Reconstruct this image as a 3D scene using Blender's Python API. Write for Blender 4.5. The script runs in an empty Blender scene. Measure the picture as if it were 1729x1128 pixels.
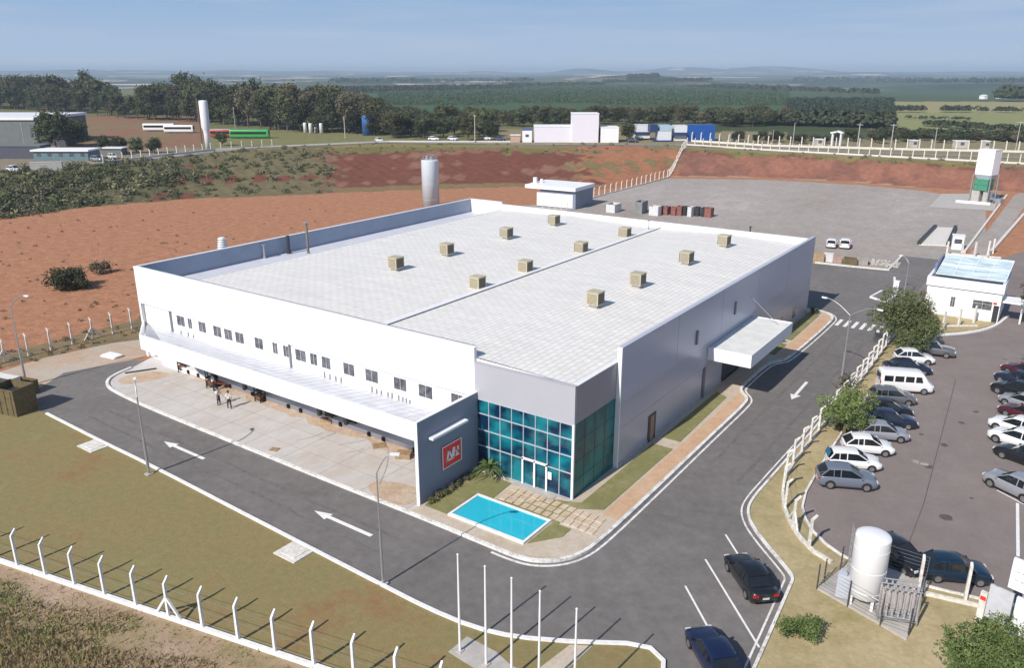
import bpy, math, random
import numpy as np
from mathutils import Vector, Matrix
R = math.radians
sc = bpy.context.scene
COL = sc.collection
# ------------------------------------------------------------------ camera
CAMP = (26.097, -44.875, 30.0)
PITCH, YAW = 0.3187365, -0.6121082
FPX, CX, CY = 1348.66, 864.5, 564.0
cam_d = bpy.data.cameras.new("camera")
cam_d.sensor_width = 36.0
cam_d.lens = FPX / 1729 * 36.0
cam_d.clip_start = 0.5
cam_d.clip_end = 90000
cam = bpy.data.objects.new("camera", cam_d)
COL.objects.link(cam)
cam.location = CAMP
cam.rotation_euler = (math.pi / 2 - PITCH, 0, -YAW)
sc.camera = cam
# ------------------------------------------------------------------ sky and sun
SUN_EL, SUN_AZ = 39.0, -4.8          # shadows run to +Y and a little to +X
world = bpy.data.worlds.new("World")
sc.world = world
world.use_nodes = True
wn, wl = world.node_tree.nodes, world.node_tree.links
bg = wn['Background']
sky = wn.new('ShaderNodeTexSky')
sky.sky_type = 'NISHITA'
sky.sun_disc = False
sky.sun_elevation = R(SUN_EL)
sky.sun_rotation = R(180 - SUN_AZ + 0)
sky.altitude = 700
sky.air_density = 1.0
sky.dust_density = 0.3
sky.ozone_density = 1.6
tcw = wn.new('ShaderNodeTexCoord')
mpw = wn.new('ShaderNodeMapping'); mpw.inputs['Scale'].default_value = (2.0, 2.0, 30.0)
nzw = wn.new('ShaderNodeTexNoise'); nzw.inputs['Scale'].default_value = 2.2; nzw.inputs['Detail'].default_value = 7
rpw = wn.new('ShaderNodeValToRGB'); rpw.color_ramp.elements[0].position = .47; rpw.color_ramp.elements[1].position = .74
rpw.color_ramp.elements[1].color = (.28, .28, .28, 1)
mxw = wn.new('ShaderNodeMixRGB'); mxw.inputs[2].default_value = (5.2, 5.6, 6.4, 1)
wl.new(tcw.outputs['Generated'], mpw.inputs[0]); wl.new(mpw.outputs[0], nzw.inputs['Vector'])
wl.new(nzw.outputs['Fac'], rpw.inputs[0]); wl.new(rpw.outputs[0], mxw.inputs[0])
spw = wn.new('ShaderNodeSeparateXYZ'); wl.new(tcw.outputs['Generated'], spw.inputs[0])
hrw = wn.new('ShaderNodeValToRGB'); e = hrw.color_ramp.elements
e[0].position = 0.0; e[0].color = (4.0/8, 4.95/8, 6.3/8, 1); e[1].position = .10; e[1].color = (2.2/8, 3.6/8, 5.8/8, 1)
fcw = wn.new('ShaderNodeMapRange'); fcw.inputs[1].default_value = .12; fcw.inputs[2].default_value = .5; wl.new(spw.outputs['Z'], hrw.inputs[0]); wl.new(spw.outputs['Z'], fcw.inputs[0])
scw = wn.new('ShaderNodeMixRGB'); scw.blend_type = 'MULTIPLY'; scw.inputs[0].default_value = 1; scw.inputs[2].default_value = (8, 8, 8, 1); wl.new(hrw.outputs[0], scw.inputs[1])
skm = wn.new('ShaderNodeMixRGB'); wl.new(fcw.outputs[0], skm.inputs[0]); wl.new(scw.outputs[0], skm.inputs[1]); wl.new(sky.outputs[0], skm.inputs[2])
wl.new(skm.outputs[0], mxw.inputs[1]); wl.new(mxw.outputs[0], bg.inputs['Color'])
bg.inputs['Strength'].default_value = 0.100
sun_d = bpy.data.lights.new("sun", 'SUN')
sun_d.energy = 4.4
sun_d.angle = R(0.55)
sun_d.color = (1.0, 0.94, 0.86)
sun = bpy.data.objects.new("sun", sun_d)
COL.objects.link(sun)
sd = Vector((math.sin(R(SUN_AZ)) * math.cos(R(SUN_EL)), -math.cos(R(SUN_AZ)) * math.cos(R(SUN_EL)), math.sin(R(SUN_EL))))
sun.rotation_euler = sd.to_track_quat('Z', 'Y').to_euler()
sc.view_settings.view_transform = 'Standard'
sc.view_settings.look = 'None'
sc.view_settings.exposure = 0.24
sc.view_settings.gamma = 1.0
sc.render.engine = 'CYCLES'

# ------------------------------------------------------------------ survey helpers (photo pixel -> place on the ground)
_cp, _sp = math.cos(PITCH), math.sin(PITCH)
FW = np.array([math.sin(YAW) * _cp, math.cos(YAW) * _cp, -_sp])
RT = np.array([math.cos(YAW), -math.sin(YAW), 0.0])
UP = np.cross(RT, FW)
C0 = np.array(CAMP)
def G(px, py, z=0.0):
    d = FW * FPX + RT * (px - CX) - UP * (py - CY)
    t = (z - C0[2]) / d[2]
    p = C0 + t * d
    return (float(p[0]), float(p[1]))
def ray_plane(px, py, ax, v):
    d = FW * FPX + RT * (px - CX) - UP * (py - CY)
    return C0 + (v - C0[ax]) / d[ax] * d
ZUP = 5.5
FOOT = [(-300, 425), (0, 372), (130, 352), (300, 338), (500, 330), (700, 322), (880, 316), (985, 326), (1060, 315), (1130, 298), (1300, 300), (1450, 308), (1560, 317), (1650, 322), (1729, 326), (2100, 350)]
TOPL = [(-300, 315), (0, 289), (120, 281), (270, 268), (430, 252), (640, 243), (880, 246), (1050, 246), (1150, 249), (1300, 257), (1500, 267), (1729, 280), (2100, 305)]
def _azr(p, z):
    x, y = G(p[0], p[1], z)
    return math.atan2(x - C0[0], y - C0[1]), math.hypot(x - C0[0], y - C0[1])
_fa = [_azr(p, 0) for p in FOOT]; _ta = [_azr(p, ZUP) for p in TOPL]
HILLS = [(975, 8000, 38, 170), (1000, 8200, 30, 330), (1125, 8500, 46, 260), (1170, 8600, 30, 300), (1250, 9000, 42, 300), (1310, 9200, 44, 330), (1420, 7000, 24, 200), (830, 9000, 22, 260), (560, 10000, 20, 1500), (320, 10000, 18, 1500), (1600, 10000, 20, 1500), (1075, 2300, 15, 110), (1045, 2500, 9, 160), (1120, 2600, 9, 180), (130, 9000, 20, 900)]
_hl = []
for px, d, h, w in HILLS:
    a, _ = _azr((px, 400), 0)
    _hl.append((C0[0] + math.sin(a) * d, C0[1] + math.cos(a) * d, h, w))
def zt(x, y):
    x = np.asarray(x, float); y = np.asarray(y, float)
    dx, dy = x - C0[0], y - C0[1]
    r = np.hypot(dx, dy); az = np.arctan2(dx, dy)
    f = np.interp(az, [a for a, _ in _fa], [b for _, b in _fa]); t = np.interp(az, [a for a, _ in _ta], [b for _, b in _ta])
    wob = np.sin(x * .21 + 1.3 * np.sin(y * .17)) * 1.6 + np.sin(x * .53 + y * .31) * .9
    u = np.clip((r + wob * np.clip((r - f) / 6, 0, 1) - f) / np.maximum(t - f, 3), 0, 1)
    z = ZUP * (u * u * (3 - 2 * u)) * (1 - 0)
    z = z + np.clip(np.sin(x * 1.1 + y * .7) * np.sin(x * .43 - y * .9), -1, 1) * .28 * np.sin(math.pi * u)
    far = np.clip((r - 700) / 1600, 0, 1)
    z = z - 12 * far
    n = np.sin(x / 410 + 2 * np.sin(y / 930)) * np.cos(y / 370 + 1.7 * np.sin(x / 1100)) + .5 * np.sin(x / 170 + y / 260)
    z = z + n * 5.5 * far
    for hx, hy, h, w in _hl:
        z = z + 1.0 * h * np.exp(-((x - hx) ** 2 + (y - hy) ** 2) / (2 * w * w))
    far2 = np.clip((r - 3000) / 9000, 0, 1)
    z = z + far2 * 8
    return z - 0.03
def GT(px, py):
    d = FW * FPX + RT * (px - CX) - UP * (py - CY)
    d = d / np.linalg.norm(d)
    lo, hi, st = 30.0, 5600.0, 12.0
    for st in (12.0, .6, .05):
        t = np.arange(lo, hi, st); P = C0[None, :] + t[:, None] * d[None, :]
        h = zt(P[:, 0], P[:, 1]); below = P[:, 2] < h
        i = int(np.argmax(below)) if below.any() else len(t) - 1
        lo, hi = max(5, t[i] - st), t[i] + st
    return (float(P[i, 0]), float(P[i, 1]), float(h[i]))

# ------------------------------------------------------------------ materials
MATS = {}
def mat(name, col, rough=.7, metal=0.0, var=.12, scale=1.5, col2=None, bump=0.0, bscale=20, spec=.5, world_co=False, detail=6, rand=0.0, stretch=None, emit=None):
    if name in MATS: return MATS[name]
    m = bpy.data.materials.new(name); m.use_nodes = True
    n, l = m.node_tree.nodes, m.node_tree.links
    b = n['Principled BSDF']
    b.inputs['Roughness'].default_value = rough; b.inputs['Metallic'].default_value = metal
    b.inputs['Specular IOR Level'].default_value = spec
    if world_co:
        g = n.new('ShaderNodeNewGeometry'); co = g.outputs['Position']
    else:
        g = n.new('ShaderNodeTexCoord'); co = g.outputs['Object']
    if stretch:
        mp = n.new('ShaderNodeMapping'); mp.inputs['Scale'].default_value = stretch
        l.new(co, mp.inputs[0]); co = mp.outputs[0]
    nz = n.new('ShaderNodeTexNoise'); nz.inputs['Scale'].default_value = scale; nz.inputs['Detail'].default_value = detail
    nz.inputs['Roughness'].default_value = .62
    l.new(co, nz.inputs['Vector'])
    rp = n.new('ShaderNodeValToRGB')
    rp.color_ramp.elements[0].position = .32; rp.color_ramp.elements[1].position = .68
    c1 = tuple(max(0, c * (1 - var)) for c in col); c2 = col2 if col2 else tuple(min(1, c * (1 + var)) for c in col)
    rp.color_ramp.elements[0].color = (*c1, 1); rp.color_ramp.elements[1].color = (*c2, 1)
    l.new(nz.outputs['Fac'], rp.inputs[0])
    out = rp.outputs[0]
    if rand:
        oi = n.new('ShaderNodeObjectInfo'); hs = n.new('ShaderNodeHueSaturation')
        mr = n.new('ShaderNodeMapRange'); mr.inputs[3].default_value = 1 - rand; mr.inputs[4].default_value = 1 + rand
        l.new(oi.outputs['Random'], mr.inputs[0]); l.new(mr.outputs[0], hs.inputs['Value'])
        mr2 = n.new('ShaderNodeMapRange'); mr2.inputs[3].default_value = .5 - rand * .08; mr2.inputs[4].default_value = .5 + rand * .05
        l.new(oi.outputs['Random'], mr2.inputs[0]); l.new(mr2.outputs[0], hs.inputs['Hue'])
        l.new(out, hs.inputs['Color']); out = hs.outputs[0]
    l.new(out, b.inputs['Base Color'])
    if bump:
        bn = n.new('ShaderNodeTexNoise'); bn.inputs['Scale'].default_value = bscale; bn.inputs['Detail'].default_value = 4
        l.new(co, bn.inputs['Vector'])
        bp = n.new('ShaderNodeBump'); bp.inputs['Strength'].default_value = bump; bp.inputs['Distance'].default_value = .05
        l.new(bn.outputs['Fac'], bp.inputs['Height']); l.new(bp.outputs[0], b.inputs['Normal'])
    MATS[name] = m
    return m
def patchy(name, cols, s1, s2, rough=.95, bump=.3, bscale=8, fine=.25, fs=6.0, stretch=None):
    """ground material: big patches and finer mottling between several real surface colours, in world metres"""
    if name in MATS: return MATS[name]
    m = bpy.data.materials.new(name); m.use_nodes = True
    n, l = m.node_tree.nodes, m.node_tree.links
    b = n['Principled BSDF']; b.inputs['Roughness'].default_value = rough; b.inputs['Specular IOR Level'].default_value = .25
    g = n.new('ShaderNodeNewGeometry'); co = g.outputs['Position']
    if stretch:
        mp = n.new('ShaderNodeMapping'); mp.inputs['Scale'].default_value = stretch[:3]
        if len(stretch) > 3: mp.inputs['Rotation'].default_value = (0, 0, stretch[3])
        l.new(co, mp.inputs[0]); co = mp.outputs[0]
    def noise(s, d=5, r=.6):
        z = n.new('ShaderNodeTexNoise'); z.inputs['Scale'].default_value = s; z.inputs['Detail'].default_value = d; z.inputs['Roughness'].default_value = r
        l.new(co, z.inputs['Vector']); return z.outputs['Fac']
    a = n.new('ShaderNodeMath'); a.operation = 'MULTIPLY_ADD'; a.inputs[1].default_value = .45
    h = n.new('ShaderNodeMath'); h.operation = 'MULTIPLY'; h.inputs[1].default_value = .55
    l.new(noise(s1), h.inputs[0]); l.new(noise(s2, 8, .7), a.inputs[0]); l.new(h.outputs[0], a.inputs[2])
    rp = n.new('ShaderNodeValToRGB'); l.new(a.outputs[0], rp.inputs[0])
    k = len(cols); e = rp.color_ramp.elements
    while len(e) < k: e.new(.5)
    for i, c in enumerate(cols):
        e[i].position = .36 + .28 * i / (k - 1); e[i].color = (*c, 1)
    f = n.new('ShaderNodeMapRange'); f.inputs[1].default_value = .3; f.inputs[2].default_value = .7; f.inputs[3].default_value = 1 - fine; f.inputs[4].default_value = 1 + fine
    l.new(noise(fs, 6, .75), f.inputs[0])
    mu = n.new('ShaderNodeMixRGB'); mu.blend_type = 'MULTIPLY'; mu.inputs[0].default_value = 1
    l.new(rp.outputs[0], mu.inputs[1]); l.new(f.outputs[0], mu.inputs[2]); l.new(mu.outputs[0], b.inputs['Base Color'])
    bp = n.new('ShaderNodeBump'); bp.inputs['Strength'].default_value = bump; bp.inputs['Distance'].default_value = .08
    l.new(noise(bscale, 6, .7), bp.inputs['Height']); l.new(bp.outputs[0], b.inputs['Normal'])
    MATS[name] = m
    return m
WHITE = mat('white_render', (.82, .82, .83), .6, var=.045, scale=.5, world_co=True, stretch=(1.2, 1.2, .25))
WHITE2 = mat('white_panel', (.80, .80, .82), .45, var=.03, scale=.35, world_co=True)
WPAINT = mat('white_paint', (.78, .77, .75), .7, var=.12, scale=3, world_co=True)
DIRTYW = mat('weathered_white_concrete', (.66, .63, .58), .85, var=.22, scale=4, world_co=True, bump=.2)
CONC = mat('concrete', (.44, .41, .38), .9, var=.15, scale=1.2, world_co=True, bump=.2)
GREYW = mat('blue_grey_render', (.20, .235, .31), .55, var=.05, scale=.5, world_co=True)
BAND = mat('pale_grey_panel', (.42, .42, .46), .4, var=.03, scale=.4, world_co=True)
BAND_SHADE = mat('shaded_grey_panel', (.30, .285, .31), .4, var=.04, scale=.4, world_co=True)  # band grey darkened, shade of the side face put into the colour
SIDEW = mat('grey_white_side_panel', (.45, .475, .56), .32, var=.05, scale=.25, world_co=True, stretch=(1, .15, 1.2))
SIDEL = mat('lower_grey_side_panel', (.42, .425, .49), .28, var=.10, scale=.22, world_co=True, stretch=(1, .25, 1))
DARK = mat('dark_metal', (.035, .035, .04), .5, var=.1)
DGLASS = mat('dark_window_glass', (.035, .04, .05), .12, var=.3, col2=(.16, .165, .18), scale=2.2, spec=.8)
GALV = mat('galvanised_steel', (.42, .43, .44), .45, metal=.6, var=.08)
TANKW = mat('white_tank_paint', (.80, .80, .82), .35, var=.02)
CREAM = mat('cooler_beige_plastic', (.47, .42, .30), .6, var=.08, scale=2, rand=.05)
CREAMD = mat('cooler_grille', (.10, .085, .055), .7, var=.2, scale=9)
TYRE = mat('tyre_rubber', (.015, .015, .016), .8, var=.2)
RIM = mat('alloy_rim', (.35, .35, .36), .35, metal=.7, var=.1)
HEADL = mat('headlight_lens', (.65, .67, .7), .1, var=.1, spec=.9)
TAILL = mat('taillight_lens', (.45, .01, .015), .15, var=.2)
CGLASS = mat('car_glass', (.012, .015, .018), .04, var=.2, spec=.9)
PLATE = mat('plate', (.55, .56, .58), .5, var=.05)
TRUNK = mat('bark', (.14, .10, .07), .9, var=.3, scale=5)
WOOD = mat('raw_wood', (.36, .25, .15), .8, var=.25, scale=4)
RED = mat('sign_red', (.85, .045, .03), .45, var=.04)
WATER = mat('turquoise_pool_water', (.03, .46, .60), .06, var=.04, scale=.8, world_co=True, bump=.05, bscale=3)

# roof sheets: fine seams both ways
def roof_mat():
    m = bpy.data.materials.new('ribbed_roof_sheet'); m.use_nodes = True
    n, l = m.node_tree.nodes, m.node_tree.links
    b = n['Principled BSDF']; b.inputs['Roughness'].default_value = .55
    g = n.new('ShaderNodeNewGeometry')
    br = n.new('ShaderNodeTexBrick'); mp = n.new('ShaderNodeMapping'); mp.inputs['Rotation'].default_value = (0, 0, math.pi / 2)
    l.new(g.outputs['Position'], mp.inputs[0]); l.new(mp.outputs[0], br.inputs['Vector'])
    br.inputs['Scale'].default_value = 1.0; br.inputs['Brick Width'].default_value = 1.0; br.inputs['Row Height'].default_value = .55
    br.inputs['Mortar Size'].default_value = .045; br.inputs['Mortar Smooth'].default_value = .6; br.offset = .5
    br.inputs['Color1'].default_value = (.80, .775, .735, 1); br.inputs['Color2'].default_value = (.745, .72, .68, 1); br.inputs['Mortar'].default_value = (.53, .51, .485, 1)
    nz = n.new('ShaderNodeTexNoise'); nz.inputs['Scale'].default_value = 1.0; nz.inputs['Detail'].default_value = 9; nz.inputs['Roughness'].default_value = .7
    mp2 = n.new('ShaderNodeMapping'); mp2.inputs['Scale'].default_value = (.12, 1.1, 1); l.new(g.outputs['Position'], mp2.inputs[0]); l.new(mp2.outputs[0], nz.inputs['Vector'])
    mr = n.new('ShaderNodeMapRange'); mr.inputs[1].default_value = .3; mr.inputs[2].default_value = .7; mr.inputs[3].default_value = .93; mr.inputs[4].default_value = 1.10
    l.new(nz.outputs['Fac'], mr.inputs[0])
    mu = n.new('ShaderNodeMixRGB'); mu.blend_type = 'MULTIPLY'; mu.inputs[0].default_value = 1
    l.new(br.outputs['Color'], mu.inputs[1]); l.new(mr.outputs[0], mu.inputs[2]); l.new(mu.outputs[0], b.inputs['Base Color'])
    wv = n.new('ShaderNodeTexWave'); wv.bands_direction = 'X'; wv.inputs['Scale'].default_value = 1.6
    l.new(g.outputs['Position'], wv.inputs['Vector'])
    bp = n.new('ShaderNodeBump'); bp.inputs['Strength'].default_value = .35; bp.inputs['Distance'].default_value = .03
    l.new(wv.outputs['Fac'], bp.inputs['Height']); l.new(bp.outputs[0], b.inputs['Normal'])
    return m
ROOF = roof_mat()
MEMB = mat('roof_membrane', (.60, .615, .68), .5, var=.08, scale=.5, world_co=True)
DOCKROOF = mat('dock_roof_sheet', (.60, .61, .65), .4, var=.14, scale=.5, world_co=True, stretch=(.3, 3, 1))
TEAL = mat('teal_curtain_glass', (.004, .03, .085), .05, var=.3, scale=.55, col2=(.006, .19, .235), spec=.6, world_co=True, stretch=(1, 1, 1.3), detail=1.5)  # navy and teal blotches painted in place of reflections
for nd_ in TEAL.node_tree.nodes:
    if nd_.type == 'VALTORGB': nd_.color_ramp.elements[0].position = .40; nd_.color_ramp.elements[1].position = .64
TEALD = mat('dark_teal_side_glass', (.004, .11, .12), .3, var=.4, scale=.4, col2=(.008, .21, .21), spec=.35, world_co=True, detail=2)

KERBW = patchy('kerb_paint', [(.40, .36, .33), (.74, .72, .69), (.80, .79, .77)], 1.1, 3.0, .85, .2, 10, .12, 6)
ASPH = patchy('asphalt', [(.142, .132, .127), (.172, .159, .153), (.205, .19, .182)], .09, .7, .9, .25, 30, .16, 1.3)
PARK = patchy('parking_asphalt', [(.195, .162, .152), (.225, .188, .176), (.255, .215, .202)], .08, .5, .9, .25, 30, .08, 3)
YARDC = patchy('yard_concrete', [(.49, .42, .36), (.51, .47, .44), (.54, .52, .51), (.59, .575, .565)], .09, .6, .9, .15, 10, .10, 1.4, (1, .45, 1))
GRAV = patchy('gravel_yard_ground', [(.29, .25, .215), (.335, .295, .265), (.37, .33, .305), (.44, .39, .36)], .035, .3, .95, .4, 6, .10, 1.2, (1, .5, 1, .4))
LAWN = patchy('dry_lawn', [(.26, .15, .07), (.255, .20, .09), (.235, .20, .088), (.28, .235, .12)], .07, .45, 1, .5, 9, .12, 2.2)
LAWN2 = patchy('strip_lawn', [(.19, .185, .075), (.225, .215, .09), (.32, .27, .15)], .25, 1.2, 1, .5, 9, .15, 3)
LAWNR = patchy('bleached_lawn', [(.28, .24, .11), (.40, .325, .18), (.48, .39, .24)], .12, .8, 1, .5, 9, .15, 3)
PATH = patchy('orange_path_concrete', [(.50, .31, .19), (.56, .37, .24), (.58, .45, .33)], .2, 1.0, .9, .2, 10, .10, 4)
PALEP = patchy('pale_path_concrete', [(.46, .37, .28), (.52, .44, .35), (.56, .50, .43)], .2, 1.0, .9, .2, 10, .10, 4)
REDD = patchy('red_dirt', [(.26, .115, .06), (.375, .178, .10), (.43, .212, .12), (.49, .29, .18)], .022, .3, 1, .25, 4, .14, .9, (1, 1, 1, 0))
REDROAD = patchy('dirt_track', [(.42, .27, .17), (.47, .36, .27), (.44, .42, .38)], .15, .8, 1, .4, 6, .12, 3)
ROUGHG = patchy('rough_verge', [(.14, .12, .06), (.22, .165, .09), (.32, .18, .10)], .2, 1.0, 1, .6, 6, .25, 3)
DRYV = patchy('dry_grass_verge', [(.21, .19, .08), (.32, .24, .14), (.38, .27, .19), (.42, .32, .23)], .12, .9, 1, .6, 8, .22, 4)

# ------------------------------------------------------------------ mesh builder
class MB:
    def __init__(s): s.v = []; s.f = []; s.sm = []; s.mi = []
    def add(s, vs, fs, smooth=False, mi=0, M=None):
        o = len(s.v)
        if M is not None: vs = [tuple(M @ Vector(v)) for v in vs]
        s.v += [tuple(v) for v in vs]; s.f += [tuple(i + o for i in f) for f in fs]
        s.sm += [smooth] * len(fs); s.mi += [mi] * len(fs); return s
    def box(s, x0, x1, y0, y1, z0, z1, M=None, mi=0):
        vs = [(x0, y0, z0), (x1, y0, z0), (x1, y1, z0), (x0, y1, z0), (x0, y0, z1), (x1, y0, z1), (x1, y1, z1), (x0, y1, z1)]
        return s.add(vs, [(0, 3, 2, 1), (4, 5, 6, 7), (0, 1, 5, 4), (1, 2, 6, 5), (2, 3, 7, 6), (3, 0, 4, 7)], False, mi, M)
    def bar(s, a, b, w, h=None, mi=0, up=(0, 0, 1)):
        a, b = Vector(a), Vector(b); d = (b - a); L = d.length; d.normalize()
        upv = Vector(up)
        if abs(d.dot(upv)) > .98: upv = Vector((0, 1, 0))
        x = d.cross(upv).normalized(); z = x.cross(d)
        M = Matrix((x, d, z)).transposed().to_4x4(); M.translation = a
        h = h or w
        return s.box(-w / 2, w / 2, 0, L, -h / 2, h / 2, M, mi)
    def tube(s, pts, rs, n=10, caps=True, mi=0, smooth=True):
        pts = [Vector(p) for p in pts]
        if not hasattr(rs, '__len__'): rs = [rs] * len(pts)
        vs = []; fs = []; px = None
        for i, p in enumerate(pts):
            d = (pts[min(i + 1, len(pts) - 1)] - pts[max(i - 1, 0)]).normalized()
            if px is None: px = d.orthogonal().normalized()
            x = (px - d * px.dot(d)).normalized(); y = d.cross(x); px = x
            for k in range(n):
                a = 2 * math.pi * k / n
                vs.append(p + x * (rs[i] * math.cos(a)) + y * (rs[i] * math.sin(a)))
        for i in range(len(pts) - 1):
            for k in range(n): fs.append((i * n + k, i * n + (k + 1) % n, (i + 1) * n + (k + 1) % n, (i + 1) * n + k))
        s.add(vs, fs, smooth, mi)
        if caps:
            s.add(vs[:n], [tuple(range(n))[::-1]], False, mi); s.add(vs[-n:], [tuple(range(n))], False, mi)
        return s
    def lathe(s, prof, n=28, M=None, mi=0, smooth=True):
        vs = []; fs = []
        for r, z in prof:
            for k in range(n):
                a = 2 * math.pi * k / n; vs.append((r * math.cos(a), r * math.sin(a), z))
        for i in range(len(prof) - 1):
            for k in range(n): fs.append((i * n + k, i * n + (k + 1) % n, (i + 1) * n + (k + 1) % n, (i + 1) * n + k))
        return s.add(vs, fs, smooth, mi, M)
    def prism(s, poly, z0, z1, mi=0, M=None, side=True):
        n = len(poly)
        ar = sum(poly[i][0] * poly[(i + 1) % n][1] - poly[(i + 1) % n][0] * poly[i][1] for i in range(n))
        if ar < 0: poly = poly[::-1]
        vs = [(x, y, z1) for x, y in poly]
        s.add(vs, [tuple(range(n))], False, mi, M)
        if side:
            vs2 = [(x, y, z0) for x, y in poly] + vs
            s.add(vs2, [(i, (i + 1) % n, n + (i + 1) % n, n + i) for i in range(n)] + [tuple(range(n))[::-1]], False, mi, M)
        return s
    def mesh(s, name, mats):
        me = bpy.data.meshes.new(name)
        me.from_pydata(s.v, [], s.f)
        for m in (mats if isinstance(mats, (list, tuple)) else [mats]): me.materials.append(m)
        me.polygons.foreach_set('use_smooth', s.sm); me.polygons.foreach_set('material_index', s.mi)
        me.update(); return me
def link(name, me, parent=None, loc=None, rz=None):
    o = bpy.data.objects.new(name, me); COL.objects.link(o)
    if parent: o.parent = parent
    if loc: o.location = loc
    if rz is not None: o.rotation_euler = (0, 0, rz)
    return o
def tag(o, label, cat, group=None, kind=None):
    if label: o['label'] = label
    if cat: o['category'] = cat
    if group: o['group'] = group
    if kind: o['kind'] = kind
    return o
def thing(name, label, cat, loc=(0, 0, 0), rz=0.0, group=None):
    o = bpy.data.objects.new(name, None); COL.objects.link(o)
    o.location = loc; o.rotation_euler = (0, 0, rz); o.empty_display_size = .3
    return tag(o, label, cat, group)
def part(name, mb, mats, parent=None, loc=None):
    return link(name, mb.mesh(name, mats), parent, loc)
def structure(name, mb, mats, label=None):
    o = part(name, mb, mats); o['kind'] = 'structure'
    if label: o['label'] = label
    return o
def copy_tree(o, parent=None):
    c = o.copy(); COL.objects.link(c)
    if parent: c.parent = parent
    for ch in list(o.children): copy_tree(ch, c)
    return c
def sheet(name, pts, z, m, label=None, base=None):
    b = MB()
    if base is None: b.prism(pts, 0, z, side=False)
    else: b.prism(pts, base, z)
    return structure(name, b, m, label)
def smooth_line(pts, it=2, closed=False):
    for _ in range(it):
        q = [] if closed else [pts[0]]
        m = len(pts)
        for i in range(m if closed else m - 1):
            a, b = pts[i], pts[(i + 1) % m]
            q += [(a[0] * .75 + b[0] * .25, a[1] * .75 + b[1] * .25), (a[0] * .25 + b[0] * .75, a[1] * .25 + b[1] * .75)]
        if not closed: q.append(pts[-1])
        pts = q
    return pts
def strip(mb, pts, w, z0, z1, off=0.0, mi=0):
    """ribbon with thickness along a polyline"""
    P = [Vector((p[0], p[1])) for p in pts]; L = []; Rr = []
    for i in range(len(P)):
        d = (P[min(i + 1, len(P) - 1)] - P[max(i - 1, 0)]).normalized(); nrm = Vector((-d.y, d.x))
        L.append(P[i] + nrm * (off + w / 2)); Rr.append(P[i] + nrm * (off - w / 2))
    n = len(P); vs = [(p.x, p.y, z) for z in (z0, z1) for S in (L, Rr) for p in S]
    f = []
    for i in range(n - 1):
        f.append((2 * n + i, 3 * n + i, 3 * n + i + 1, 2 * n + i + 1))
        f.append((i, 2 * n + i, 2 * n + i + 1, i + 1)); f.append((n + i, n + i + 1, 3 * n + i + 1, 3 * n + i))
    f.append((0, n, 3 * n, 2 * n)); f.append((n - 1, 3 * n - 1, 4 * n - 1, 2 * n - 1))
    mb.add(vs, f, False, mi); return mb
def resample(pts, step):
    out = []; carry = 0.0
    for i in range(len(pts) - 1):
        a, b = Vector(pts[i]), Vector(pts[i + 1]); L = (b - a).length; t = carry
        while t < L: out.append(tuple(a + (b - a) * (t / L))); t += step
        carry = t - L
    return out

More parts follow.
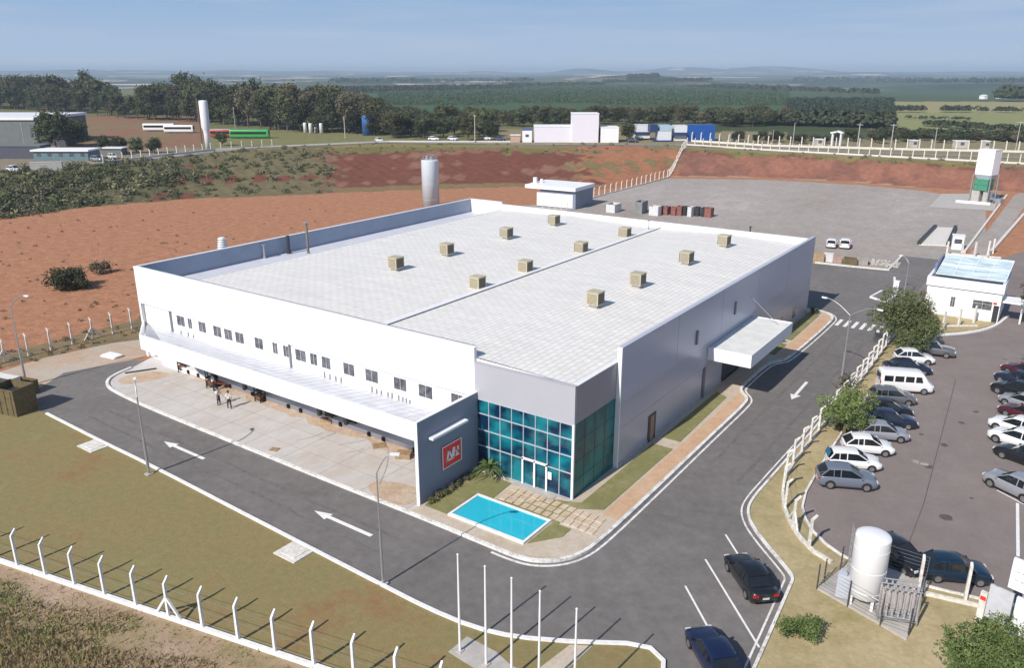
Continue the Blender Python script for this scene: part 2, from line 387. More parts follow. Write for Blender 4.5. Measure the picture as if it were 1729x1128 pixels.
# ------------------------------------------------------------------ terrain: one sheet to the horizon
def in_poly(x, y, poly):
    ins = np.zeros(x.shape, bool); n = len(poly); j = n - 1
    for i in range(n):
        xi, yi = poly[i]; xj, yj = poly[j]
        c = ((yi > y) != (yj > y)) & (x < (xj - xi) * (y - yi) / ((yj - yi) if yj != yi else 1e-9) + xi)
        ins ^= c; j = i
    return ins
def build_terrain():
    azs = np.concatenate([np.arange(-36, 36, .22) - 35.07, np.arange(36, 324, 4.0) - 35.07]); azs = np.radians(azs)
    rs = [0.5, 20, 60, 100, 130]; r = 140
    while r < 330: r += 1.5; rs.append(r)
    while r < 60000: r *= 1.028; rs.append(r)
    rs = np.array(rs); na, nr = len(azs), len(rs)
    A, Rr = np.meshgrid(azs, rs)
    X = C0[0] + np.sin(A) * Rr; Y = C0[1] + np.cos(A) * Rr; Z = zt(X, Y)
    v = np.stack([X.ravel(), Y.ravel(), Z.ravel()], 1)
    f = []
    for i in range(nr - 1):
        for k in range(na):
            k2 = (k + 1) % na
            f.append((i * na + k, (i + 1) * na + k, (i + 1) * na + k2, i * na + k2))
    f.append(tuple(range(na)))
    me = bpy.data.meshes.new('ground'); me.from_pydata(v.tolist(), [], f)
    me.polygons.foreach_set('use_smooth', [True] * len(f))
    # what grows or lies where (real surface colours)
    x, y, z = v[:, 0], v[:, 1], v[:, 2]
    d = v - C0; zc = d @ FW; px = CX + FPX * (d @ RT) / np.maximum(zc, 1); py = CY - FPX * (d @ UP) / np.maximum(zc, 1)
    px = np.where(zc > 1, px, -999); r = np.hypot(d[:, 0], d[:, 1]); az = np.arctan2(d[:, 0], d[:, 1])
    ft = np.interp(az, [a for a, _ in _fa], [b for _, b in _fa]); tp = np.interp(az, [a for a, _ in _ta], [b for _, b in _ta])
    u = (r - ft) / np.maximum(tp - ft, 3)
    rng = np.random.default_rng(3)
    nz = (np.sin(x * .13 + 2 * np.sin(y * .09)) + np.sin(x * .31 - y * .22) + .8 * np.sin(x * .71 + y * .63)) / 2.8
    C = np.tile(np.array([.155, .15, .065]), (len(x), 1))              # rough grass by default
    def put(mask, col, a=1.0): C[mask] = C[mask] * (1 - a) + np.array(col) * a
    put(u < 0.02, (.40, .195, .112))
    bank = (u >= .02) & (u < 1.02)
    edge = 24 * nz + 14 * np.sin(y * .9) + 10 * np.sin(x * 1.7)
    put(bank, (.175, .068, .045))
    put(bank & (nz > .35), (.24, .125, .085))
    put(bank & (u > .78 + .12 * nz), (.175, .155, .06))
    put(bank & (u > .9), (.23, .19, .085))
    put(bank & (px + edge < 560) & (nz > -.45), (.165, .14, .075))
    put(bank & (px + edge < 330) & (nz > -.5), (.125, .115, .06))
    put(bank & (u < .12) & (px < 1140) & (px > 560), (.22, .16, .08))
    put(bank & (px + edge + 60 * u > 1010) & (px < 1145), (.34, .155, .085))
    put(bank & (px + edge + 60 * u > 1000) & (px < 1145) & (nz > .15) & (u > .3), (.22, .16, .08))
    put(bank & (px > 1145) & (u < .75), (.27, .125, .085)); put(bank & (px > 1145) & (u < .75) & (nz > .2), (.22, .105, .075))
    put(bank & (u < .06) & (px > 1120), (.38, .30, .20))
    up = (u >= 1.02) & (r < 650)
    put(up & (py > 236) & (px < 700), (.25, .21, .15))
    put(up & (px > 100) & (px < 345) & (py > 196) & (py < 250), (.25, .14, .085))
    put(up & (px > 100) & (px < 345) & (py > 196) & (py < 250) & (nz > .3), (.20, .175, .09))
    put(up & (px > 345) & (px < 700) & (py > 218), (.20, .19, .085))
    put(up & (px > 820) & (py > 218), (.25, .21, .12))
    far = r > 330
    put(far & (py < 200) & (px > 600) & (px < 1340), (.065, .105, .055))
    put(far & (px > 640) & (px < 1340) & (py > 196) & (py < 212), (.12, .125, .055))
    put(far & (px >= 1200) & (px < 1729) & (py > 196) & (py < 222), (.06, .08, .036)); put(far & (px >= 1330) & (py >= 222) & (py < 236), (.07, .09, .045))
    put(far & (px > 1505) & (py > 171) & (py < 222), (.24, .25, .11))
    put(far & (px > 1505) & (py > 171) & (py < 190), (.30, .27, .14))
    put(far & (px > 1200) & (py < 171) & (py > 140), (.075, .105, .06))
    put(far & (px > 640) & (px < 1340) & (py < 150) & (r > 1400), (.07, .10, .06))
    k = np.clip((r - 1500) / 900, 0, 1)
    ca = me.color_attributes.new('surface_tint', 'FLOAT_COLOR', 'POINT')
    ca.data.foreach_set('color', np.concatenate([C, k[:, None]], 1).ravel())
    m = bpy.data.materials.new('open_ground'); m.use_nodes = True; n, l = m.node_tree.nodes, m.node_tree.links
    b = n['Principled BSDF']; b.inputs['Roughness'].default_value = 1; b.inputs['Specular IOR Level'].default_value = .1
    at = n.new('ShaderNodeAttribute'); at.attribute_name = 'surface_tint'
    g = n.new('ShaderNodeNewGeometry')
    def noise(s, dd=8, rr=.72):
        q = n.new('ShaderNodeTexNoise'); q.inputs['Scale'].default_value = s; q.inputs['Detail'].default_value = dd; q.inputs['Roughness'].default_value = rr
        l.new(g.outputs['Position'], q.inputs['Vector']); return q.outputs['Fac']
    mr = n.new('ShaderNodeMapRange'); mr.inputs[1].default_value = .34; mr.inputs[2].default_value = .66; mr.inputs[3].default_value = .75; mr.inputs[4].default_value = 1.25
    l.new(noise(.6, 9, .8), mr.inputs[0])
    mu = n.new('ShaderNodeMixRGB'); mu.blend_type = 'MULTIPLY'; mu.inputs[0].default_value = 1
    l.new(at.outputs['Color'], mu.inputs[1]); l.new(mr.outputs[0], mu.inputs[2])
    vo = n.new('ShaderNodeTexVoronoi'); vo.inputs['Scale'].default_value = 1 / 260; l.new(g.outputs['Position'], vo.inputs['Vector'])
    sp = n.new('ShaderNodeSeparateColor'); l.new(vo.outputs['Color'], sp.inputs[0])
    rp = n.new('ShaderNodeValToRGB'); rp.color_ramp.interpolation = 'CONSTANT'; e = rp.color_ramp.elements
    pal = [(0, (.035, .06, .03)), (.25, (.07, .10, .045)), (.45, (.03, .045, .03)), (.6, (.16, .16, .08)), (.74, (.05, .08, .04)), (.84, (.62, .52, .42)), (.93, (.10, .12, .05))]
    while len(e) < len(pal): e.new(.5)
    for i, (q, c) in enumerate(pal): e[i].position = q; e[i].color = (*c, 1)
    l.new(sp.outputs[0], rp.inputs[0])
    mx = n.new('ShaderNodeMixRGB'); l.new(at.outputs['Alpha'], mx.inputs[0]); l.new(mu.outputs[0], mx.inputs[1]); l.new(rp.outputs[0], mx.inputs[2])
    # far scattered groves
    rg = n.new('ShaderNodeValToRGB'); rg.color_ramp.elements[0].position = .52; rg.color_ramp.elements[1].position = .56
    l.new(noise(1 / 160, 6, .6), rg.inputs[0])
    ma = n.new('ShaderNodeMath'); ma.operation = 'MULTIPLY'; l.new(rg.outputs[0], ma.inputs[0]); l.new(at.outputs['Alpha'], ma.inputs[1])
    mx2 = n.new('ShaderNodeMixRGB'); mx2.inputs[2].default_value = (.022, .035, .02, 1); l.new(ma.outputs[0], mx2.inputs[0]); l.new(mx.outputs[0], mx2.inputs[1])
    l.new(mx2.outputs[0], b.inputs['Base Color'])
    bp = n.new('ShaderNodeBump'); bp.inputs['Strength'].default_value = .6; bp.inputs['Distance'].default_value = .4
    l.new(noise(.9, 6, .7), bp.inputs['Height']); l.new(bp.outputs[0], b.inputs['Normal'])
    me.materials.append(m); me.update()
    o = link('ground', me); o['kind'] = 'structure'; o['label'] = 'open land running from the site over a red cut bank to the fields and hills on the horizon'
build_terrain()

# ------------------------------------------------------------------ site: roads, yard, lawns, kerbs
def GS(L, z=0): return [G(a, b, z) for a, b in L]
KL = [(-47.6, -14.3), (-37.5, -14.55), (-30.4, -14.6), (-15.6, -15.07), (-4.3, -15.4), (-.6, -15.5), (2.7, -15.3), (5.1, -14.6), (7.7, -13.2), (10.4, -11.5), (11.6, -11.1), (12.6, -11.6), (13.3, -13.2), (13.5, -16), (13.5, -40)]
KR = [(11.5, 58), (11.49, 51.8), (11.25, 35.9), (11.06, 23.7), (10.77, 11.6), (10.69, 7.4), (11.1, 5.54), (12.37, 3.6), (15.6, .4), (16.1, -.3), (16.16, -1.2), (16.76, -9.2), (18.8, -40)]
KI = [(-52.5, -3.2), (-51.8, -5.8), (-50.3, -7.2), (-48.0, -7.8), (-41.6, -8.15), (-27.9, -8.2), (-16.2, -8.2), (-8.3, -8.1), (-1.0, -8.2), (.7, -8.2), (1.9, -7.95), (3.1, -7.1), (3.9, -5.8), (4.25, -3.8), (4.25, 4.3), (4.15, 16.5), (4.15, 24.9), (3.8, 26.3), (2.9, 27.3), (2.3, 28.5), (2.3, 36.6), (2.9, 38.0), (3.7, 39.2), (3.95, 56.2), (3.6, 58.6), (2.4, 60.2), (.8, 60.8)]
KIs = smooth_line(KI, 2)
asph = KL[:] + KR[::-1] + [(10.2, 66), (10.2, 84), (10.7, 103), (3.7, 102.6), (4.0, 90.3), (-6.8, 88.2), (-12, 62), (-3, 58), (-3, 3), (-50, 3), (-55, -2), (-57, -8), (-54, -12.6), (-50.5, -14.4)]
sheet('gravel_ground', GS([(985, 340), (1010, 330), (1060, 318), (1128, 301), (1300, 303.5), (1450, 312), (1560, 322), (1630, 335), (1665, 352)]) + [(14, 125), (11.5, 108), (10.6, 102.9), (10.2, 80), (-3, 60), (-56, 60), (-90, 62), (-92, 90)], -.018, GRAV, 'flat grey gravel yard behind the factory')
sheet('asphalt_road', asph, 0.0, ASPH, 'asphalt road running round the factory')
park = smooth_line([(13.15, 54), (13.1, 43), (13.0, 28), (13.3, 16), (13.6, 9.5), (15.0, 6.3), (17.2, 4.2), (19.6, 3.4), (22.5, 3.4), (28.0, 4.4), (33, 5.2)], 1)
sheet('car_park', park + [(70, 5), (70, 130), (30, 150), (18.5, 112), (11.5, 103.2), (10.21, 82), (10.21, 62.3), (11.6, 58.6)], -.008, PARK, 'brownish asphalt car park on the right')
verge = [(-160, -60), (40, -60), (40, -20), (0, -21.95), (-66, -35.95), (-160, -56)]
sheet('dry_verge', verge, -.012, DRYV, 'dry grass verge outside the front fence')
lawn = KL[::-1] + [(-50.5, -14.4), (-54, -12.7), (-57, -12.9), (-64, -15), (-66.2, -20), (-66.4, -35.95), (0, -21.95), (6, -20.7), (11, -30), (11, -40)]
sheet('front_lawn', lawn, .05, LAWN, 'wide dry lawn between road and front fence', base=-.05)
sheet('verge_track', GS([(-60, 640), (0, 628), (240, 551)]) + [(-54.9, .4), (-55, -2), (-57, -8), (-54, -12.65), (-57, -12.85), (-64, -14.9), (-80, -16)], -.006, REDROAD, 'pale dirt track beside the left fence')
sheet('rough_grass_strip', [(-66.9, -22), (-64.2, -18), (-63.8, -9), (-62.2, 0), (-58, 8), (-56, 60), (-68.5, 62), (-68.5, -22)], -.002, ROUGHG, 'rough grass strip along the left fence')
rl = KR[:-1] + [(17.2, -20), (60, -20), (70, 4.9)] + park[::-1] + [(11.62, 58.6)]
sheet('right_lawn', rl, .06, LAWNR, 'bleached grass strip between road and car park', base=-.05)
sheet('yard_concrete', [p for p in KIs if p[0] <= -8.6 and p[1] < 0] + [(-8.7, -8.15), (-8.7, .3), (-54, .3)], .012, YARDC, 'stained concrete loading yard')
sheet('entrance_pavement', [(-8.7, -8.15)] + [p for p in KIs if p[0] > -8.6] + [(-.2, 60.8), (-.2, .1), (-8.7, .1)], .10, PALEP, 'pale pavement along entrance and right side', base=-.05)
# orange walk along the right facade
for k, (pts, m, nm, lb) in enumerate([
    ([(2.75, -.6), (3.95, -.6), (3.95, 25), (3.3, 26.4), (2.75, 27.0)], PATH, 'orange_path', 'orange concrete path beside the right facade, near stretch'),
    ([(2.3, 39.2), (3.65, 39.8), (3.75, 56.5), (3.3, 58.4), (2.3, 59.0)], PATH, 'orange_path', 'orange concrete path beyond the side canopy'),
    ([(-5.0, -3.2), (.9, -3.4), (.9, -.9), (2.55, .1), (2.55, 11.9), (.75, 11.9), (.75, .0), (-1.1, -.75), (-3.4, -2.9)], LAWN2, 'entrance_lawn', 'green lawn right of the stepping stones'),
    ([(-8.35, -6.8), (-6.3, -6.8), (-6.3, -3.2), (-4.9, -3.2), (-5.1, -.55), (-8.35, -.45)], LAWN2, 'entrance_lawn', 'green lawn between sign wall and pool'),
    ([(.45, -6.6), (1.95, -4.6), (1.95, -3.42), (.45, -3.42)], LAWN2, 'entrance_lawn', 'small lawn corner at the right end of the pool'),
    ([(.85, 13.5), (2.5, 13.5), (2.15, 25.2), (.85, 26.0)], LAWN2, 'side_lawn', 'narrow lawn strip before the side canopy'),
    ([(.5, 40.2), (2.1, 39.9), (2.1, 44.2), (.5, 44.6)], LAWN2, 'side_lawn', 'short lawn strip just past the side canopy'),
    ([(.5, 46.2), (2.1, 46.0), (2.0, 58.2), (.5, 59.6)], LAWN2, 'side_lawn', 'far lawn strip by the rear corner of the factory')]):
    sheet(nm, pts, .145 if m is LAWN2 else .112, m, lb, base=.02)
# kerbs
kb = MB(); strip(kb, KIs, .26, -.04, .17)
structure('kerb', kb, KERBW, 'white kerb round the yard and entrance')
gt = MB(); strip(gt, smooth_line(KI[8:], 2), .16, -.04, .03, off=-.45)
structure('gutter', gt, KERBW, 'pale gutter strip in front of the kerb')
kb = MB(); strip(kb, smooth_line(KL[:9], 1) + KL[9:], .24, -.04, .16)
structure('lawn_kerb', kb, WPAINT, 'white kerb between front lawn and road')
kb = MB(); strip(kb, smooth_line(KR, 2), .18, -.04, .17); strip(kb, smooth_line(KR, 2), .12, -.04, .03, off=-.45)
structure('road_kerb', kb, KERBW, 'white kerb on the right side of the road')
kb = MB(); strip(kb, park, .16, -.04, .15, off=.1); strip(kb, [(33, 5.2), (70, 6.2)], .16, -.04, .15, off=.1)
structure('car_park_kerb', kb, KERBW, 'white kerb edging the car park')
kb = MB(); strip(kb, GS([(1376, 444), (1440, 451), (1500, 456.5), (1511, 446), (1523, 432)]), .35, -.04, .22)
structure('yard_kerb', kb, DIRTYW, 'broken white kerb between gravel yard and road')
# concrete slabs let into the lawn edge
for i, (a, b_, lb) in enumerate([((-38.6, -16.2), (-36.4, -14.5), 'concrete drain slab on the lawn kerb, further left'), ((-12.5, -17.0), (-10.5, -15.2), 'concrete drain slab on the lawn kerb, nearer one')]):
    b = MB(); b.box(a[0], b_[0], a[1], b_[1], 0, .12); b.box(a[0] + .35, b_[0] - .35, a[1] + .3, b_[1] - .3, .12, .16)
    tag(part('drain_cover', b, DIRTYW), lb, 'drain cover', 'drain covers along the lawn kerb')
# flagpole plinths and strip of paving in the lawn
sheet('flag_paving', GS([(757, 1103), (789, 1077), (838, 1103), (860, 1123), (905, 1150), (860, 1170), (800, 1130)]), .075, CONC, 'pinkish concrete pad under the flagpoles', base=0)
sheet('flag_path', GS([(905, 1135), (962, 1091), (1000, 1093), (950, 1140)]), .068, PALEP, 'short paved path from flagpoles to the road', base=0)
# road markings and yard wear
DIRTP = patchy('orange_soil_stain', [(.44, .31, .21), (.50, .38, .28), (.52, .45, .38)], .4, 1.5, 1, .2, 10, .15, 3)
rs_ = random.Random(8)
def blob_edge(x0, x1, ya, yb, n=26):
    top = [(x0 + (x1 - x0) * i / n, ya) for i in range(n + 1)]; bot = [(x0 + (x1 - x0) * i / n, yb + rs_.uniform(-.55, .55)) for i in range(n + 1)]
    return top + bot[::-1]
sheet('soil_stain', blob_edge(-44, -11, -.77, -1.5), .018, DIRTP, 'orange soil washed along the foot of the loading dock')
sheet('soil_stain', smooth_line([(-12.5, -7.9), (-14.5, -6.6), (-12.6, -5.2), (-10.2, -5.0), (-9.2, -6.2), (-9.6, -7.8)], 2, True), .018, DIRTP, 'orange soil patch near the sign wall')
sheet('soil_stain', smooth_line([(-51, -5.5), (-50.5, -2.5), (-47, -1.4), (-47.5, -4.5), (-49, -6.6)], 2, True), .018, DIRTP, 'orange soil patch at the rounded left end of the yard')
JM = mat('yard_joint', (.30, .27, .25), .9, var=.2)
b = MB()
for x in np.arange(-46, -9, 4.6): strip(b, [(x, -.9), (x, -8.0)], .035, .0125, .017)
for y in (-3.2, -5.7): strip(b, [(-50, y), (-8.95, y)], .035, .0125, .0168)
structure('slab_joint', b, JM, 'thin joints between the slabs of the loading yard')
SKM = mat('tyre_mark', (.33, .30, .29), .9, var=.3, scale=3, world_co=True)
b = MB()
for a_, c_ in (((570, 752), (640, 738)), ((540, 742), (580, 722)), ((500, 745), (545, 731)), ((585, 765), (615, 757)), ((610, 700), (618, 736)), ((655, 755), (640, 820))):
    p, q = G(*a_), G(*c_); m_ = ((p[0] + q[0]) / 2 + .3, (p[1] + q[1]) / 2 + .2); strip(b, smooth_line([p, m_, q], 2), .09, .0125, .019)
b2_ = MB()
for a_, c_, w_ in (((-44, -10.6), (-7, -11.0), .28), ((-44, -12.3), (-7, -12.9), .28), ((6.1, 12), (6.2, 50), .3), ((8.9, 10), (9.2, 50), .3)):
    n_k = 24; pts_ = [(a_[0] + (c_[0] - a_[0]) * i / n_k + rs_.uniform(-.12, .12), a_[1] + (c_[1] - a_[1]) * i / n_k + rs_.uniform(-.12, .12)) for i in range(n_k + 1)]; strip(b2_, smooth_line(pts_, 1), w_, .0, .0035)
structure('wheel_track', b2_, patchy('wheel_track_asphalt', [(.130, .12, .116), (.152, .14, .135), (.172, .158, .152)], .5, 2, .85, .2, 30, .12, 2), 'slightly darker wheel tracks on the asphalt')
for k_ in range(16):
    cx_, cy_ = rs_.uniform(14.5, 28), rs_.uniform(8, 55); r0 = rs_.uniform(.15, .5); sheet('oil_spot', [(cx_ + r0 * rs_.uniform(.6, 1.2) * math.cos(t), cy_ + r0 * rs_.uniform(.6, 1.2) * math.sin(t)) for t in np.linspace(0, 5.7, 11)], -.004, mat('oil_dark', (.10, .085, .08), .6, var=.3), 'dark oil spot on the car park')
structure('tyre_marks', b, SKM, 'faint dark tyre marks and cracks on the loading yard')
def marking(name, polys, lb, m=WPAINT, z=.006):
    b = MB()
    for p in polys: b.prism(p, 0, z, side=False)
    o = structure(name, b, m, lb)
def arrow(tip, tail, w=.16, hw=.42, hl=1.5):
    T, S = Vector(tip), Vector(tail); d = (T - S).normalized(); n = Vector((-d.y, d.x)); H = T - d * hl
    return [tuple(T), tuple(H + n * hw), tuple(H + n * w), tuple(S + n * w), tuple(S - n * w), tuple(H - n * w), tuple(H - n * hw)]
marking('road_arrow', [arrow((-33.6, -11.4), (-28.0, -11.4))], 'white arrow on the road beside the yard, further left')
marking('road_arrow', [arrow((-14.5, -11.75), (-8.8, -11.75))], 'white arrow on the road in front of the sign wall')
marking('road_arrow', [arrow((7.35, 28.5), (7.25, 34.0), .15, .5, 1.4)], 'white arrow on the right side road')
marking('zebra_crossing', [[(x, 55.4), (x + .42, 55.4), (x + .42, 58.4), (x, 58.4)] for x in np.arange(4.55, 10.6, .95)], 'white striped crossing on the side road')
def bay(a, b, w=.13):
    A, B = Vector(a), Vector(b); d = (B - A).normalized(); n = Vector((-d.y, d.x)) * w / 2
    return [tuple(A + n), tuple(B + n), tuple(B - n), tuple(A - n)]
marking('bay_line', [bay(G(1225, 903), G(1252, 946))], 'short white bay line beside the black sedan')
marking('bay_line', [bay(G(1191, 945), G(1282, 1094))], 'long white bay line in front of the black sedan')
marking('bay_line', [bay(G(1157, 990), G(1212, 1090))], 'white bay line beside the navy car')
marking('asphalt_seam', [bay(G(1614, 640), G(1560, 850), .06), bay(G(1560, 850), G(1530, 930), .05)], 'dark seam along the car park aisle', mat('seam_brown', (.10, .082, .078), .9), .0)
marking('car_park_line', [bay(G(1683, 828), G(1729, 852), .14), bay(G(1718, 850), G(1719, 940), .2)], 'white line at the near right corner of the car park')
# pool
b = MB(); b.box(-6.15, .32, -6.85, -6.62, .02, .24); b.box(-6.15, .32, -3.52, -3.34, .02, .24); b.box(-6.15, -5.95, -6.62, -3.52, .02, .24); b.box(.14, .32, -6.62, -3.52, .02, .24)
pool = part('pool', b, WPAINT); tag(pool, 'long rectangular turquoise pool with white rim in front of the entrance', 'pool')
b = MB(); b.box(-5.95, .14, -6.62, -3.52, .03, .16); part('pool_water', b, WATER, pool)
# stepping stones
rnd = random.Random(5)
STONE = patchy('sandstone_slab', [(.42, .30, .20), (.56, .45, .33), (.62, .54, .44)], .8, 2, .9, .2, 12, .15, 6)
for i in range(13):
    for j in range(3):
        t = i / 12.0
        x = -4.35 + i * .62 + j * .06; y = -1.05 - j * .78 - i * .02
        x += rnd.uniform(-.04, .04)
        if x > 1.0 and False: continue
        b = MB(); w, h = rnd.uniform(.46, .52), rnd.uniform(.60, .68)
        b.box(x - w / 2, x + w / 2, y - h / 2, y + h / 2, .10, .165)
        tag(part('stepping_stone', b, STONE), 'square tan stepping stone in the slab path before the glass entrance', 'stepping stone', 'stepping stones leading to the entrance')

# ------------------------------------------------------------------ factory
BL, BW, H, HR, WS = 58.5, 54.8, 10.09, 9.0, 8.9
fac = thing('factory_building', 'long white factory with pale ribbed roof, grey corner block and glass entrance', 'factory', (-27, 29, 0))
def fp(name, mb, m, parent=fac):
    o = part(name, mb, m)
    o.parent = parent
    if parent is fac: o.location = Vector((27, -29, 0))
    elif parent is not None: pass
    return o
b = MB(); b.box(-BW, -WS - .0, 0, .30, 6.15, H); b.box(-BW, -BW + .35, 0, .30, 0, 6.15); b.box(-BW - .04, -WS + .04, -.05, .36, H, H + .07)
fp('front_parapet', b, WHITE)
b = MB(); b.box(-BW + .35, -WS, .26, .5, 0, 6.15); b.box(-53.9, -49.3, .08, .26, 0, 6.0)
fw = fp('front_wall', b, WHITE)
b = MB(); b.box(-BW, -BW + .3, .36, BL, 0, H); b.box(-BW - .04, -BW + .34, .36, BL, H, H + .07)
lw_ = fp('left_wall', b, WHITE2)
b = MB(); b.box(-BW + .3, -BW + .34, .36, BL - .36, 8.05, H - .02); part('parapet_shade_panel', b, mat('parapet_shade_grey', (.30, .35, .44), .5, var=.08, world_co=True, scale=.4), lw_)  # added panel: shade on the parapet's inner face put into its colour
b = MB(); b.box(-BW + .3, .0, BL - .3, BL, 0, H - .35); b.box(-BW + .3, -48.3, BL - .3, BL, H - .35, H); b.box(-BW + .3, -48.3, BL - .34, BL + .04, H, H + .07); b.box(-48.3, -.05, BL - .34, BL + .04, H - .35, H - .28)
fp('rear_wall', b, WHITE2)
b = MB(); b.box(-.03, .30, 6.4, BL, 5.6, H); b.box(-.06, .34, 6.36, BL + .04, H, H + .09)
for yy in (16.8, 27.2, 37.6, 48.0): b.box(.30, .315, yy, yy + .05, 5.6, H)
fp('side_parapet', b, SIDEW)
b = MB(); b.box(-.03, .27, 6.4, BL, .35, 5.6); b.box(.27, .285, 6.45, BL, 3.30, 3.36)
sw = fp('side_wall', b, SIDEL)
b = MB(); b.box(-.03, .33, 6.36, BL, 0, .35)
fp('plinth', b, CONC)
b = MB(); b.box(-.03, .36, 6.22, 6.36, 0, H + .1)
fp('corner_fin', b, WHITE)
# roof: low twin gables, a ridge box between them, lower membrane strip on the left
b = MB()
for (x0, x1) in ((-48.0, -21.4), (-20.7, -.03)):
    xm = (x0 + x1) / 2
    z0, z1 = 9.0, 9.35
    b.add([(x0, .3, z0), (xm, .3, z1), (xm, BL - .3, z1), (x0, BL - .3, z0)], [(0, 1, 2, 3)]); b.add([(xm, .3, z1), (x1, .3, z0), (x1, BL - .3, z0), (xm, BL - .3, z1)], [(0, 1, 2, 3)])
b2 = MB(); b2.v, b2.f, b2.sm, b2.mi = list(b.v), list(b.f), list(b.sm), list(b.mi)
roof = fp('roof', b, ROOF)
b = MB(); b.prism([(-WS + .02, 8.6), (-.28, 8.6), (-.28, 9.0), (-WS + .02, 9.233)], -.296, -.262, M=Matrix.Rotation(math.pi / 2, 4, 'X')); part('gable_trim', b, WHITE2, roof)
b = MB(); b.box(-21.4, -20.7, .3, BL - .3, 8.9, 9.10); b.box(-48.12, -48.0, .3, BL - .3, 8.0, 9.06)
fp('ridge_cap', b, WHITE2)
b = MB(); b.box(-BW + .3, -48.12, .3, BL - .3, 7.6, 8.05)
fp('lower_roof', b, MEMB)
FLSH = mat('flashing_grey', (.10, .10, .11), .6, var=.5, scale=2.5, world_co=True)
for q in ((-48.3, -48.12, .5, BL - .5, 8.30, 8.42), (-20.7, -20.62, .5, BL - .5, 9.02, 9.09), (-46.5, -WS - .2, .37, .46, 9.98, 10.17)):
    b = MB(); b.box(*q); fp('flashing', b, FLSH)
# windows of the front wall
WINS = [(298, 532, 311), (317, 539, 323.5), (335, 544, 347), (360, 551, 373), (378.5, 556, 391.5), (397, 561, 411), (430, 571, 443.6), (460, 578, 468), (478, 583, 486.5), (498.5, 590, 516), (523.6, 597, 535), (543, 602, 557.5), (579.6, 612, 597.8), (617, 624, 638), (665, 638, 686), (707, 651, 730), (762, 664, 786)]
def window(parent, x0, x1, z0, z1, y, fm=WHITE2, gm=DGLASS, nv=1, nh=1, t=.06):
    b = MB(); yo = y - .03
    b.box(x0 - t, x1 + t, yo, y + .01, z0 - t, z0); b.box(x0 - t, x1 + t, yo, y + .01, z1, z1 + t); b.box(x0 - t, x0, yo, y + .01, z0, z1); b.box(x1, x1 + t, yo, y + .01, z0, z1)
    for i in range(1, nv + 1):
        xx = x0 + (x1 - x0) * i / (nv + 1); b.box(xx - .012, xx + .012, y - .02, y - .008, z0, z1)
    for i in range(1, nh + 1):
        zz = z0 + (z1 - z0) * (1 - .35 * i); b.box(x0, x1, y - .02, y - .008, zz - .012, zz + .012)
    f = part('window', b, fm, parent)
    g = MB(); g.box(x0, x1, y - .006, y + .02, z0, z1); part('pane', g, gm, f)
    return f
for (a, yy, c) in WINS:
    xa = ray_plane(a, yy, 1, .26)[0]; xc = ray_plane(c, yy + (c - a) * .27, 1, .26)[0]
    f = window(fw, xa, xc, 4.72, 5.80, .26, nv=1, nh=0)
b = MB()
for x in (-53.95, -49.28, float(ray_plane(491, 603, 1, .2)[0])): b.box(x - .06, x + .06, .02, .26, 3.7, 6.1)
fp('downpipe', b, mat('grey_downpipe', (.25, .26, .28), .5))
for (a, yy) in [(306, 548 + 15), (318, 566), (327, 570), (548, 633), (557, 637), (567, 640), (576, 643), (628, 658), (636, 662), (644, 665), (655, 668), (662, 669), (673, 673), (680, 676), (686, 678), (692, 681)]:
    p = ray_plane(a, yy, 1, .2); b = MB(); b.box(p[0] - .05, p[0] + .05, .12, .26, p[2] - .25, p[2] + .3); fp('wall_pipe', b, mat('pale_pipe', (.35, .35, .38), .5))
# dock canopy (its left end runs back at an angle)
CXL = -43.2
b = MB()
b.box(CXL, -8.9, -6.9, -6.72, 5.1, 6.52)
A_, B_ = Vector((CXL, -6.9)), Vector((-54.6, .0)); d_ = (B_ - A_).normalized(); n_ = Vector((-d_.y, d_.x)) * .18
q_ = [A_, B_, B_ - n_, A_ - n_]; zl, zh = [5.1, 3.3, 3.3, 5.1], [6.5, 4.1, 4.1, 6.5]
b.add([(p.x, p.y, z) for p, z in zip(q_, zl)] + [(p.x, p.y, z) for p, z in zip(q_, zh)], [(0, 3, 2, 1), (4, 5, 6, 7), (0, 1, 5, 4), (1, 2, 6, 5), (2, 3, 7, 6), (3, 0, 4, 7)])
dock = fp('dock_canopy', b, WHITE)
b = MB(); b.add([(CXL + .2, -6.72, 5.25), (-8.9, -6.72, 5.25), (-8.9, .26, 3.80), (-54.3, .26, 3.80), (CXL + .2, -6.72, 5.15), (-8.9, -6.72, 5.15), (-8.9, .26, 3.68), (-54.3, .26, 3.68)], [(0, 1, 2, 3), (7, 6, 5, 4)])
part('canopy_roof', b, DOCKROOF, dock)
b = MB()
for x in np.arange(-52, -9, .95):
    y0 = -6.7 if x > CXL else -6.7 * (x + 54.6) / (CXL + 54.6)
    zz = 5.25 - (y0 + 6.72) * (1.45 / 6.98)
    b.bar((x, y0, zz + .006), (x, .26, 3.808), .02, .012)
part('sheet_seam', b, mat('roof_seam_grey', (.50, .51, .55), .5), dock)
for x in (-41.2, -36.6, -26.0, -22.6):
    b = MB(); b.box(x - .16, x + .16, -.95, -.6, .5, 3.9); part('column', b, mat('shaded_steel', (.12, .12, .13), .6), dock)
